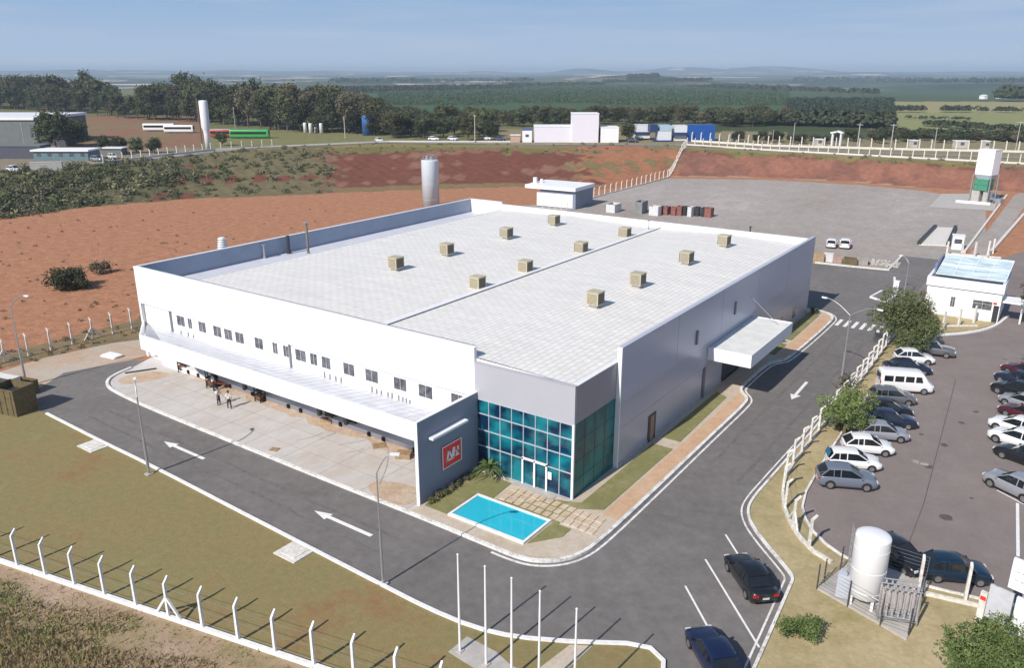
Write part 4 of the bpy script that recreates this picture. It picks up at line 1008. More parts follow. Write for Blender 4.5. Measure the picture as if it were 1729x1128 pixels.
def trunk_mesh(name, seed, h, r, limbs):
    rg = random.Random(seed); mb = MB()
    mb.tube([(0, 0, -.2), (.05 * h * rg.uniform(-1, 1), .04 * h * rg.uniform(-1, 1), h * .5), (0, 0, h)], [r, r * .75, r * .45], 8)
    for (x, y, z, _) in limbs:
        mb.tube([(0, 0, h * .55), (x * .5, y * .5, (h * .6 + z) / 2), (x * .85, y * .85, z)], [r * .45, r * .3, r * .1], 6)
    return mb.mesh(name, TRUNK)
def rblobs(seed, W, H, n, z0):
    rg = random.Random(seed); o = [(0, 0, z0 + H * .5, W * .30)]
    for i in range(n):
        t = rg.uniform(0, 6.28); q = rg.uniform(.35, 1) ** .6
        z = z0 + H * rg.uniform(.18, .86); k = 1 - abs((z - z0) / H - .45) * .9
        o.append((math.cos(t) * W * .33 * q * k, math.sin(t) * W * .33 * q * k, z, W * rg.uniform(.14, .22)))
    return o
TV = []
for k in range(8):
    W_, H_, z0 = [(11, 10.5, 1.6), (12, 10.5, 1.8), (9, 13, 1.4), (10, 10, 1.2), (13, 10.5, 1.8), (8.5, 12, 1.6), (11, 9.5, 1.8), (10, 13, 1.4)][k]
    bl = rblobs(100 + k, W_, H_, 17, z0)
    m_ = LEAFS[[0, 1, 0, 2, 1, 3, 0, 2][k]]
    TV.append((crown_mesh('tree_crown', k, bl, 3400, .34, m_), trunk_mesh('tree_trunk', k, z0 + H_ * .5, .28, bl[1:6]), z0 + H_))
NT = [0]
def tree(x, y, z, h, lab, cat='tree', group=None, v=None, rz=None, wide=1.0, name='leafy_tree'):
    rg = random.Random(NT[0] * 7 + 3); NT[0] += 1
    cm, tm, hh = TV[v if v is not None else rg.randrange(8)]
    t = thing(name, lab, cat, (x, y, z), rz if rz is not None else rg.uniform(0, 6.28), group)
    s = h / hh; t.scale = (s * wide, s * wide, s)
    link('crown', cm, t); link('trunk', tm, t); return t
rg = random.Random(11)
def interp(L, x):
    return float(np.interp(x, [a for a, _ in L], [b for _, b in L]))
# the wood on the left, tree by tree
FB = [(-60, 182), (0, 184), (120, 189), (200, 200), (330, 206), (400, 212), (480, 222), (600, 226), (700, 232)]
TT = [(-60, 112), (60, 114), (110, 126), (160, 126), (200, 138), (300, 134), (420, 134), (480, 136), (560, 140), (620, 152), (660, 170), (700, 176)]
for i in range(152):
    px = rg.uniform(-55, 705); off = rg.uniform(0, 1) ** 1.25 * 120
    if i < 44: off = rg.uniform(0, 8); px = -50 + 750 * (i + rg.uniform(.1, .9)) / 44
    x, y, z = GT(px, interp(FB, px)); d = Vector((x - C0[0], y - C0[1])); L0 = d.length; d.normalize()
    x += d.x * off; y += d.y * off; r = L0 + off
    ztop = 30 - (interp(TT, px) - 119) * r * .95 / 1348; h = min(21, max(7, (ztop - z) * rg.uniform(.74, 1.02)))
    if off < 10: h *= rg.uniform(.62, .95)
    tree(x, y, float(zt(x, y)), h, 'dark leafy tree in the dense wood on the left skyline', 'tree', 'trees of the wood behind the upper road', wide=1.0 if h > 12 else 1.25)
x, y, z = GT(246, 196); tree(x, y + 30, z, 25, 'tall dark tree standing above the wood, left of the white water tower', v=0)
x, y, z = GT(38, 186); tree(x - 10, y + 50, z, 28, 'tall feathery tree rising highest at the left edge of the wood', v=2)
# middle belt behind the upper road
for i in range(100):
    px = 648 + 682 * (i + rg.uniform(0, 1)) / 100; py = rg.uniform(203, 214) if px > 820 else rg.uniform(214, 233)
    if 1000 < px < 1215 and py > 212: py = 208
    x, y, z = GT(px, py); tree(x, y, z, rg.uniform(5.2, 9.0) * (1 if px > 820 else 1.15), 'rounded dark tree in the row behind the warehouse and containers', 'tree', 'trees behind the upper road', wide=1.3)
for px, py, h, lb in [(1003, 239, 5.5, 'small leafy tree in front of the white warehouse'), (1058, 238, 6.5, 'bushy tree between warehouse and containers'), (95, 250, 12, 'dark tree beside the large grey shed'), (128, 246, 9, 'dark round tree between the shed and the dirt field'), (60, 240, 8, 'small tree at the corner of the grey shed'),
                   (375, 246, 4.5, 'low tree at the foot of the white water tower'), (715, 233, 8, 'round tree left of the parked white cars'), (790, 237, 9, 'dark round tree behind the tall street pole'), (830, 236, 8, 'dark tree left of the warehouse lorry'), (668, 233, 6, 'light green tree right of the blue tank')]:
    x, y, z = GT(px, py); tree(x, y, z, h, lb, wide=1.2)
for i in range(34):
    px = 1235 + 500 * (i + rg.uniform(0, .9)) / 34; x, y, z = GT(px, rg.uniform(236, 243)); tree(x, y, z, rg.uniform(2.6, 4.6), 'small dark tree in the hedge row behind the rear fence', 'tree', 'small trees behind the rear fence', wide=1.5)
for i, px in enumerate((178, 205, 231, 262)):
    x, y, z = GT(px, 258); tree(x, y, z, rg.uniform(4.2, 5.4), 'small round street tree beside the dirt field, %s of four from the left' % ('first', 'second', 'third', 'fourth')[i], 'tree', 'street trees beside the dirt field', wide=1.25)
# far woods and plantation read as masses
def wood_mass(name, lab, pts, s, m, seed, kk=26):
    r_ = np.random.default_rng(seed); P = np.array(pts); n = len(P); k = kk
    ctr = np.repeat(P[:, :3], k, 0); sc_ = np.repeat(P[:, 3], k)
    dirs = r_.normal(size=(n * k, 3)); dirs /= np.linalg.norm(dirs, axis=1)[:, None]; dirs[:, 2] = np.abs(dirs[:, 2])
    p = ctr + dirs * (sc_ * .5)[:, None] + np.array([0, 0, 1]) * (sc_ * .35)[:, None]
    a = r_.normal(size=(n * k, 3)); a /= np.linalg.norm(a, axis=1)[:, None]; b = np.cross(a, dirs); b /= np.linalg.norm(b, axis=1)[:, None] + 1e-9
    q_ = (sc_ * s)[:, None]
    q = np.stack([p - a * q_, p + b * q_ * .7, p + a * q_, p - b * q_ * .7], 1).reshape(-1, 3)
    mb = MB(); mb.v = [tuple(v) for v in q.tolist()]; N = n * k; mb.f = [(4 * i, 4 * i + 1, 4 * i + 2, 4 * i + 3) for i in range(N)]; mb.sm = [False] * N; mb.mi = [0] * N
    o = part(name, mb, m); o['kind'] = 'stuff'; o['label'] = lab
BELTM = leaf_mat('far_belt_leaf', (.036, .05, .028), (.07, .085, .045), 0); PLANT = leaf_mat('plantation_leaf', (.034, .052, .034), (.058, .08, .052), 0)
pts = []
for i in range(900):
    px = rg.uniform(520, 880); py = 158 - 9 * (px - 520) / 360 + rg.uniform(-1.5, 1.5); x, y, z = GT(px, py); pts.append((x, y, z, rg.uniform(5, 11)))
wood_mass('far_tree_belt', 'long dark belt of trees behind the wood', pts, .17, BELTM, 1)
pts = []
for i in range(1300):
    px = rg.uniform(1330, 1505); py = rg.uniform(172, 201); x, y, z = GT(px, py); pts.append((x, y, z, rg.uniform(3.5, 5.5)))
wood_mass('tree_plantation', 'blue-green block of planted trees left of the pale meadow', pts, .13, PLANT, 2, 34)
pts = []
def row(px0, py0, px1, py1, n, h0, h1, j=.4):
    for i in range(n):
        t = rg.random(); x, y, z = GT(px0 + (px1 - px0) * t, py0 + (py1 - py0) * t + rg.uniform(-j, j)); pts.append((x, y, z, rg.uniform(h0, h1)))
row(1505, 189, 1560, 189, 40, 3, 5); row(1590, 189, 1640, 189, 40, 3, 5); row(1650, 189, 1729, 190, 30, 2.5, 4.5); row(1530, 201, 1640, 203, 40, 1.5, 2.5); row(1560, 212, 1729, 226, 120, 2, 4, 1.2); row(1690, 171, 1729, 171, 60, 9, 15)
row(1020, 141, 1200, 137, 260, 8, 13); row(1200, 146, 1330, 150, 100, 6, 10); row(860, 147, 1020, 144, 160, 7, 11); row(1060, 134, 1110, 132, 90, 9, 16); row(1160, 148, 1480, 160, 180, 6, 10, 1.5); row(560, 140, 900, 137, 300, 10, 16, 2); row(1340, 137, 1729, 141, 300, 10, 18, 3); row(1200, 206, 1505, 214, 420, 4, 8, 3); row(1480, 228, 1729, 238, 220, 2, 4, 2); row(640, 196, 1340, 199, 260, 2.5, 4.5, 1)
wood_mass('far_woodland', 'scattered far woodland and hedge lines on the plain', pts, .17, BELTM, 3)
# coffee rows on the green slope
mb = []
for i in range(74):
    py = 146 + (197 - 146) * (i / 73) ** 1.25
    for j in range(int(230)):
        px = 640 + 690 * (j + rg.random()) / 230
        if 850 < px < 1010 and py > 193: continue
        x, y, z = GT(px, py + rg.uniform(-.15, .15)) if False else (*G(px, py, -3.0), 0)
        mb.append((x, y, float(zt(x, y)), 1.5 * (1 + .4 * rg.random()) * (1 + (197 - py) / 60)))
wood_mass('coffee_plantation', 'rows of low coffee bushes covering the green slope', mb, .3, leaf_mat('coffee_leaf', (.055, .09, .045), (.09, .135, .07), 0), 4, 9)
# scrub on the bank
def clump_stuff(name, lab, pts, m, seed, k=60, ls=.12):
    r_ = np.random.default_rng(seed); P = np.array(pts); n = len(P)
    ctr = np.repeat(P[:, :3], k, 0); s_ = np.repeat(P[:, 3], k)
    dr_ = r_.normal(size=(n * k, 3)); dr_ /= np.linalg.norm(dr_, axis=1)[:, None]; dr_[:, 2] = np.abs(dr_[:, 2]) * .9
    p = ctr + dr_ * (s_ * r_.uniform(.35, 1, n * k))[:, None]
    a = r_.normal(size=(n * k, 3)); a /= np.linalg.norm(a, axis=1)[:, None]; b = np.cross(a, dr_ + .01); b /= np.linalg.norm(b, axis=1)[:, None] + 1e-9
    q_ = (ls * (.5 + s_))[:, None] * r_.uniform(.6, 1.3, (n * k, 1))
    q = np.stack([p - a * q_, p + b * q_ * .6, p + a * q_, p - b * q_ * .6], 1).reshape(-1, 3)
    mb = MB(); N = n * k; mb.v = [tuple(v) for v in q.tolist()]; mb.f = [(4 * i, 4 * i + 1, 4 * i + 2, 4 * i + 3) for i in range(N)]; mb.sm = [False] * N; mb.mi = [0] * N
    o = part(name, mb, m); o['kind'] = 'stuff'; o['label'] = lab
pts = []
for i in range(1500):
    px = rg.uniform(-30, 560) if i < 1150 else rg.uniform(430, 1729)
    f = interp(FOOT, px); t_ = interp(TOPL, px); q = rg.random()
    if i >= 1150: q = .8 + .25 * rg.random()
    elif px > 330: q = q ** .8
    dens = (.85 if px < 300 else .5) * (1 if q > .35 or px < 160 else .5)
    if rg.random() > dens: continue
    py = f + (t_ - f) * q
    if py < t_ - 1: py = t_ - 1
    x, y, z = GT(px, py - 1); s_ = (rg.uniform(.5, 2.0) if px < 330 else rg.uniform(.35, 1.3)) if i < 1150 else rg.uniform(.3, .8); pts.append((x, y, z, s_ if rg.random() < .85 else s_ * 1.5))
half = len(pts) // 2
clump_stuff('bank_scrub', 'dark scrub growing over the red bank', pts[:half], LEAFS[1], 5, 80, .12); clump_stuff('bank_scrub', 'olive scrub and tall weeds on the bank', pts[half:], LEAFS[3], 6, 80, .13)
pts = []
for i in range(330):
    px = rg.uniform(0, 560); py = rg.uniform(352, 560)
    x, y = G(px, py)
    if x > -60: continue
    if rg.random() < .5: x = rg.uniform(-69, -63); y = rg.uniform(-25, 25)
    pts.append((x, y, 0, rg.uniform(.12, .5)))
clump_stuff('field_weeds', 'low weeds dotted over the red dirt field and along its fence', pts, LEAFS[3], 7, 34, .10)
# single bushes
def bush(x, y, z, w, h, lab, seed, m=None, n=2600, ls=.11, cat='bush', name='bush'):
    t = thing(name, lab, cat, (x, y, z)); r_ = random.Random(seed)
    bl = [(r_.uniform(-.3, .3) * w, r_.uniform(-.3, .3) * w, h * r_.uniform(.3, .6), w * r_.uniform(.2, .28)) for _ in range(7)]
    link('foliage', crown_mesh('bush_foliage', seed, bl, n, ls, m or LEAFN), t)
    b = MB(); b.tube([(0, 0, 0), (.05, 0, h * .6)], [.07, .03], 6); part('stem', b, TRUNK, t); return t
x, y = G(124, 487); bush(x, y, 0, 5.8, 2.9, 'large round green bush alone on the red dirt field', 21, LEAFS[1], 4200, .17)
x, y = G(172, 460); bush(x, y, 0, 3.2, 1.8, 'small ragged bush behind the large round one', 22, LEAFS[3], 900, .14)
x, y = G(1349, 1080); bush(x, y, .06, 2.1, 1.7, 'small green bush by the kerb below the white tank', 23, LEAFN, 2600, .07)
x, y = G(1440, 735); bush(x - .9, y, .06, 1.2, .9, 'low shrub at the fence beside the leafy tree', 24, LEAFS[2], 800, .07)
def near_tree(x, y, z, w, h, tz, lab, seed, m, n, ls):
    t = thing('leafy_tree', lab, 'tree', (x, y, z)); bl = rblobs(seed, w, h, 15, tz)
    link('crown', crown_mesh('near_crown', seed, bl, n, ls, m, core=False), t); link('trunk', trunk_mesh('near_trunk', seed, tz + h * .45, .16, bl[1:7]), t); return t
x, y = G(1532, 592); near_tree(x - .6, y, .06, 8.6, 6.2, .5, 'round dark green tree in front of the gatehouse', 31, leaf_mat('leaf_round_tree', (.085, .11, .04), (.18, .205, .085), 0), 24000, .10)
x, y = G(1425, 740); near_tree(x - .1, y + .6, .06, 5.2, 4.4, .3, 'loose light green tree beside the left parking row', 32, leaf_mat('leaf_light_tree', (.12, .18, .05), (.24, .30, .10), 0), 8000, .08)
x, y = G(1390, 690); near_tree(x + 1.6, y + 2.4, .06, 3.0, 2.8, .3, 'thin sparse tree against the white fence', 33, LEAFS[2], 1500, .08)
x, y = G(1665, 1122); near_tree(x + .7, y - 4.2, 0, 7.0, 3.8, .8, 'bright green tree crown at the bottom right corner', 34, LEAFN, 34000, .06)
x, y = G(1733, 560); near_tree(x + .6, y, 0, 4.6, 5.8, 1.6, 'dark palm-like tree cut by the right edge of the picture', 35, LEAFS[0], 3500, .11)
x, y = G(1735, 620); bush(x + .5, y, 0, 2.2, 2.4, 'pale yellow-green shrub at the right edge', 36, LEAFS[3], 900, .09)
# entrance garden
def palm(x, y, z, h, lab, seed):
    t = thing('garden_palm', lab, 'palm', (x, y, z)); r_ = random.Random(seed); b = MB(); b.tube([(0, 0, 0), (0, 0, h * .35)], [.12, .09], 8); part('trunk', b, TRUNK, t)
    f = MB()
    for i in range(46):
        a = r_.uniform(0, 6.28); el = r_.uniform(.1, 1.35); L = h * r_.uniform(.6, .85); p0 = Vector((0, 0, h * .35)); d = Vector((math.cos(a) * math.cos(el), math.sin(a) * math.cos(el), math.sin(el)))
        sd_ = Vector((-math.sin(a), math.cos(a), 0)) * .06; pr = None
        for s in range(5):
            q = s / 4; p = p0 + d * L * q + Vector((0, 0, -.55 * L * q * q)); w = sd_ * (1.5 * math.sin(math.pi * min(.95, q + .12)) + .1)
            if pr: f.add([pr[0], pr[1], p + w, p - w], [(0, 1, 2, 3)])
            pr = (p - w, p + w)
    part('frond', f, LEAFN, t); return t
palm(-7.0, -.75, .14, 2.1, 'spiky palm in the corner between sign wall and glass', 3)
for i, y in enumerate((-6.2, -5.4, -4.7, -3.9, -3.1, -2.3, -1.5)):
    bush(-8.25, y, .14, .75, .45, 'low %s in the bed along the sign wall, number %s from the road' % (('grey-green shrub', 'flowering shrub')[i % 2], ('one', 'two', 'three', 'four', 'five', 'six', 'seven')[i]), 50 + i, LEAFS[[2, 3][i % 2]], 420, .045)
bush(1.4, 58.4, .14, 1.3, 1.2, 'dark shrub at the far end of the lawn strip', 60, LEAFS[0], 500, .06)
bush(1.3, 44.6, .14, .9, .7, 'small shrub between the far lawn strips', 61, LEAFS[1], 400, .05)
# tall grass by the near corner
r_ = np.random.default_rng(9); N = 60000
gx = r_.uniform(-34, 6, N); gy = r_.uniform(-42, -21.8, N); line = -22.35 + .2125 * gx
keep = gy < line
gx, gy = gx[keep], gy[keep]; nz = np.sin(gx * .9 + 1.2 * np.sin(gy * .8)) + np.sin(gy * 1.3 - gx * .5)
dist = (line[keep] - gy); keep = (dist > 1.6 + nz * .7) | (r_.random(len(gx)) < .10); gx, gy, dist = gx[keep], gy[keep], dist[keep]
N = len(gx); hgt = (.16 + .30 * np.clip((dist - 1.5) / 5, 0, 1)) * r_.uniform(.5, 1.3, N); an = r_.uniform(0, 6.28, N); lean = r_.normal(size=(N, 2)) * .12
w = .035; bx, by = np.cos(an) * w, np.sin(an) * w
q = np.stack([np.stack([gx - bx, gy - by, np.full(N, -.02)], 1), np.stack([gx + bx, gy + by, np.full(N, -.02)], 1), np.stack([gx + lean[:, 0] + bx * .3, gy + lean[:, 1] + by * .3, hgt], 1), np.stack([gx + lean[:, 0] - bx * .3, gy + lean[:, 1] - by * .3, hgt], 1)], 1).reshape(-1, 3)
TG = patchy('tall_grass_blades', [(.13, .15, .045), (.20, .21, .07), (.30, .22, .12), (.25, .24, .09)], .25, 1.3, 1, 0, 6, .25, 5)
mb = MB(); mb.v = [tuple(v) for v in q.tolist()]; mb.f = [(4 * i, 4 * i + 1, 4 * i + 2, 4 * i + 3) for i in range(N)]; mb.sm = [False] * N; mb.mi = [0] * N
o = part('tall_grass', mb, TG); o['kind'] = 'stuff'; o['label'] = 'tall dry grass at the bottom left corner'

# ------------------------------------------------------------------ fences
def fence(lab, line, step, hpost, beam=.22, w=.13, bend=.35, side=1, zf=None, braces=(), wires=4, m=DIRTYW, beamh=.25, posts=None, maxp=100):
    zf = zf or (lambda x, y: 0.0)
    P = posts or resample(line, step); P = P[:maxp]
    t = thing('concrete_post_fence', lab, 'fence', (P[0][0], P[0][1], zf(*P[0])))
    ox, oy, oz = t.location
    def dirn(i):
        a = P[max(i - 1, 0)]; b_ = P[min(i + 1, len(P) - 1)]; d = Vector((b_[0] - a[0], b_[1] - a[1])).normalized(); return d
    if beam:
        b = MB(); L = resample(line, 1.5) + [tuple(line[-1])]
        n = len(L)
        for i in range(n - 1):
            z0, z1 = zf(*L[i]) - oz, zf(*L[i + 1]) - oz
            b.bar((L[i][0] - ox, L[i][1] - oy, z0 + beamh / 2 - .03), (L[i + 1][0] - ox, L[i + 1][1] - oy, z1 + beamh / 2 - .03), beam, beamh)
        part('base_beam', b, m, t)
    me = {}
    for i, p in enumerate(P):
        d = dirn(i); n = Vector((-d.y, d.x)) * side; z = zf(*p) - oz; key = 0
        if key not in me:
            b = MB(); b.tube([(0, 0, -.1), (0, 0, hpost)], [w * .72, w * .60], 4, smooth=False)
            if bend: b.tube([(0, 0, hpost - .04), (bend, 0, hpost + bend * .95)], [w * .60, w * .5], 4, smooth=False)
            me[key] = b.mesh('post', m)
        o = link('post', me[key], t, (p[0] - ox, p[1] - oy, z), math.atan2(n.y, n.x))
        if i in braces:
            for s in (-1, 1):
                b = MB(); b.bar((0, 0, hpost * .62), (d.x * s * 1.0, d.y * s * 1.0, .05), w * .8); part('brace', b, m, t, (p[0] - ox, p[1] - oy, z))
    if wires:
        b = MB()
        for k in range(wires):
            hh = hpost * (k + .6) / wires
            for i in range(len(P) - 1):
                a, c = P[i], P[i + 1]; b.bar((a[0] - ox, a[1] - oy, zf(*a) - oz + hh), (c[0] - ox, c[1] - oy, zf(*c) - oz + hh), .013)
        part('wire', b, GALV, t)
    return t
FP0 = Vector(G(31, 960)); FP1 = Vector(G(403, 1085)); dF = (FP1 - FP0) / 7.0
frp = [tuple(FP0 + dF * i) for i in range(-14, 13)]
fence('white concrete post fence with braced post along the front lawn', [frp[0], frp[-1]], 2.5, 2.35, beam=.22, w=.16, bend=.34, side=1, posts=frp, braces=(14 + 5,), zf=lambda x, y: 0.03, wires=3, m=WPAINT)
fence('white post fence between the rough grass and the red dirt field', [(-65.3, -22), (-65.6, 2), (-65.4, 62)], 2.45, 2.3, beam=0, w=.17, bend=.3, side=1, posts=[(-65.4, -14.8 + 2.42 * i) for i in range(-3, 32)], braces=(5, 9), wires=3)
fence('low grey post fence on the rear edge of the red lot', [(-66, 62), (-66, 112)], 2.45, 2.2, beam=0, w=.14, bend=.3, wires=0, posts=[(-66, 66 + 2.45 * i) for i in range(18)])
A = [G(985, 339), G(1010, 331), G(1060, 318), G(1128, 299.5)]
Bk = [GT(1128, 299)[:2], GT(1140, 280)[:2], GT(1160, 248)[:2]]
fence('post fence running up the red bank beside the gravel yard', A + Bk[1:], 3.1, 2.2, beam=.25, w=.20, bend=.3, zf=lambda x, y: float(zt(x, y)), wires=0, side=-1)
R1 = [GT(1160, 245)[:2], GT(1300, 254)[:2], GT(1500, 265)[:2], GT(1729, 277)[:2], GT(1800, 281)[:2]]
fence('long white fence on top of the bank above the gravel yard', R1, 3.0, 2.3, beam=.3, w=.26, bend=.3, zf=lambda x, y: float(zt(x, y)), wires=0, beamh=.5, maxp=80)
R2 = [GT(1168, 239)[:2], GT(1300, 247)[:2], GT(1500, 252.5)[:2], GT(1800, 259)[:2]]
fence('second white fence with posts behind the bank-top fence', R2, 3.6, 3.0, beam=.3, w=.34, bend=.4, zf=lambda x, y: float(zt(x, y)), wires=0, beamh=.7, maxp=80)
L1 = [GT(175, 276)[:2], GT(270, 264)[:2], GT(360, 254)[:2], GT(470, 248)[:2]]
fence('white fence of the upper road beside the dirt field', L1, 3.4, 2.2, beam=.3, w=.24, bend=.3, zf=lambda x, y: float(zt(x, y)), wires=0, beamh=.6, maxp=60)
b = MB(); L = resample([GT(470, 248)[:2], GT(560, 244)[:2], GT(650, 239.5)[:2], GT(880, 240)[:2]], 4)
for i in range(len(L) - 1): b.bar((*L[i], float(zt(*L[i])) + .2), (*L[i + 1], float(zt(*L[i + 1])) + .2), .3, .6)
tag(part('low_wall', b, DIRTYW), 'low pale wall along the edge of the upper road', 'low wall')
b = MB(); L = resample([GT(-60, 290)[:2], GT(100, 281)[:2], GT(270, 266)[:2], GT(430, 249)[:2], GT(640, 240.5)[:2], GT(880, 243)[:2], GT(1150, 245)[:2], GT(1300, 251)[:2], GT(1500, 259)[:2], GT(1800, 269)[:2]], 5)
for i in range(len(L) - 1):
    p, q = Vector(L[i]), Vector(L[i + 1]); n = Vector((-(q - p).y, (q - p).x)).normalized() * 2.6
    b.add([(*(p + n * s), float(zt(*(p + n * s))) + .10) for s in (-1, 1)] + [(*(q + n * s), float(zt(*(q + n * s))) + .10) for s in (1, -1)], [(0, 1, 2, 3)])
structure('upper_road', b, patchy('upper_road_surface', [(.20, .18, .165), (.27, .25, .23), (.33, .30, .27)], .1, .8), 'grey road along the top of the bank')
# right-hand fences
kerbR = [(11.35, 57.5), (11.55, 50), (11.7, 35), (11.45, 21.5), (11.5, 13.2), (12.3, 9.6), (13.2, 7.4), (14.55, 5.1), (16.2, 3.3), (17.6, 2.75)]
kerbR = smooth_line(kerbR, 1)
fence('white post fence between side road and car park', kerbR, 2.5, 2.2, beam=.22, w=.17, bend=.32, side=1, zf=lambda x, y: .05, braces=(2, 12, 21), wires=3)
fence('white post fence between the white tank and the sign board', [(22.4, 2.55), (26.3, 3.3)], 2.9, 2.5, beam=.2, w=.18, bend=.15, zf=lambda x, y: .05, wires=0, posts=[G(1549, 1004), G(1628, 1018)])
fence('gatehouse front fence of three yellowish white posts', [G(1590, 552), G(1650, 552)], 3.0, 2.3, beam=.2, w=.24, bend=0, wires=0, posts=[G(1592, 556), G(1618, 552), G(1644, 546)])
fence('short post fence behind the gatehouse', [G(1597, 428), G(1690, 436)], 3, 2.6, beam=.25, w=.3, bend=0, wires=0, posts=[G(1598, 433), G(1622, 437), G(1645, 434), G(1668, 432), G(1676, 428)])
b = MB(); strip(b, GS([(1510, 470), (1512, 500), (1496, 512), (1470, 503), (1490, 492)]), .3, -.04, .25); structure('traffic_island_kerb', b, WPAINT, 'small white kerb beside the gatehouse')
b = MB(); strip(b, smooth_line(GS([(1582, 567), (1640, 563), (1680, 553), (1702, 535)]), 2), .3, -.04, .2); structure('gatehouse_kerb', b, WPAINT, 'pale kerb curving in front of the gatehouse')
sheet('gatehouse_lawn', GS([(1585, 562), (1640, 559), (1675, 550), (1690, 540), (1640, 538), (1560, 525), (1540, 545)]), .07, LAWNR, 'small lawn before the gatehouse', base=-.03)

# ------------------------------------------------------------------ lamps and poles
def lamp(x, y, h, arms, lab, r=.075, z=0.0, arm=1.7, m=GALV):
    t = thing('street_lamp', lab, 'street lamp', (x, y, z)); b = MB(); hb = h * .42
    b.tube([(0, 0, 0), (0, 0, hb)], [r * 1.5, r * 1.5], 10); b.tube([(0, 0, hb), (0, 0, h * .86)], [r, r * .8], 8)
    part('pole', b, m, t)
    b = MB(); b.box(-.25, .25, -.25, .25, 0, .14); part('footing', b, CONC, t)
    for a in arms:
        d = Vector((math.cos(a), math.sin(a), 0)); c = MB()
        pts_ = [Vector((0, 0, h * .86)) + d * arm * q + Vector((0, 0, h * .14 * math.sin(q * math.pi / 2))) for q in np.linspace(0, 1, 7)]
        c.tube(pts_, [r * .75] * 5 + [r * .6] * 2, 8); ar = part('arm', c, m, t)
        e = pts_[-1]; g = MB(); M = Matrix.Translation(e) @ Matrix.Rotation(a, 4, 'Z'); g.box(-.05, .5, -.10, .10, -.05, .05, M); g.box(.05, .46, -.08, .08, -.09, -.05, M); part('lamp_head', g, WHITE2, ar)
    return t
x, y = G(647, 988); lamp(x, y, 8.9, [R(35)], 'single-arm street lamp at the lawn kerb in front of the sign wall', arm=.9, r=.05)
x, y = G(252, 802); lamp(x, y, 7.6, [R(150)], 'street lamp at the lawn kerb by the loading yard', arm=1.0)
x, y = G(45, 652); lamp(x, y, 9.6, [R(15)], 'street lamp behind the brown skip at the left edge', arm=2.2)
x, y = G(1419, 652); lamp(x, y, 8.6, [R(165), R(-15)], 'double-arm street lamp between side road and car park', arm=2.6)
x, y = G(1526, 500); lamp(x, y, 5.5, [R(150)], 'small street lamp left of the gatehouse', r=.06, arm=1.2)
def pole(px, py, h, lab, cross=False, r=.14, m=None):
    x, y, z = GT(px, py); t = thing('utility_pole', lab, 'pole', (x, y, z)); b = MB(); b.tube([(0, 0, -.3), (0, 0, h)], [r, r * .65], 8); part('shaft', b, m or CONC, t)
    if cross:
        b = MB(); b.bar((-1.1, .6, h - .4), (1.1, -.6, h - .4), .14); part('crossarm', b, m or CONC, t)
for a in [(583, 233, 8.0, 'tall grey pole left of the blue tank', False, .22), (802, 240, 9.6, 'tall concrete pole before the dark trees, left of the warehouse', True, .22), (398, 222, 10, 'slim pole behind the red and green buses', True, .16), (1338, 248, 8.0, 'slim pole on the rear fence line, leftmost', False), (1447, 250, 8.0, 'concrete pole on the rear fence line, right of the white dish pair', True, .2),
          (1503, 254, 8.4, 'lamp-topped white pole on the rear fence line', True, .2), (1577, 251, 7.0, 'slim pole behind the rear fence above the yard', False), (1714, 256, 9.5, 'pale pole behind the rear fence at the far right', True), (45, 262, 9.5, 'dark pole in front of the grey shed', True, .16), (113, 247, 8, 'slim pole beside the white-roofed house', False, .12), (1233, 243, 4, 'short pole right of the blue container', False, .12), (1304, 244, 5, 'short pole behind the rear fence, left part', False, .12)]:
    pole(*a)
x, y, z = GT(1288, 166)
for i, (bx, bz, tz) in enumerate([((773, 1105), 938, 6.05), ((820, 1128), 958, 6.2), ((864, 1150), 978, 6.2), ((913, 1172), 1000, 6.2), ((974, 1205), 1030, 6.2)]):
    pass
# five flagpoles: tops located from the photo at 6.1 m
fb = [G(773, 1105)]
tops = [(772, 938), (818, 958), (863, 978), (911, 1000), (973, 1030)]
for i, tp in enumerate(tops):
    x, y = G(tp[0] + .8, tp[1], 6.1)
    t = thing('flagpole', 'bare white flagpole, %s of five from the left' % ['first', 'second', 'third', 'fourth', 'fifth'][i], 'flagpole', (x, y, .05), 0, 'bare flagpoles at the road bend')
    b = MB(); b.tube([(0, 0, 0), (0, 0, 2.6), (0, 0, 6.05)], [.075, .065, .045], 12); part('pole', b, WHITE2, t)
    b = MB(); b.lathe([(0, .0), (.055, .015), (.065, .05), (.04, .09), (0, .1)], 12, Matrix.Translation((0, 0, 6.05))); part('finial', b, WHITE2, t)
    b = MB(); b.box(-.18, .18, -.18, .18, 0, .08); part('base', b, CONC, t)
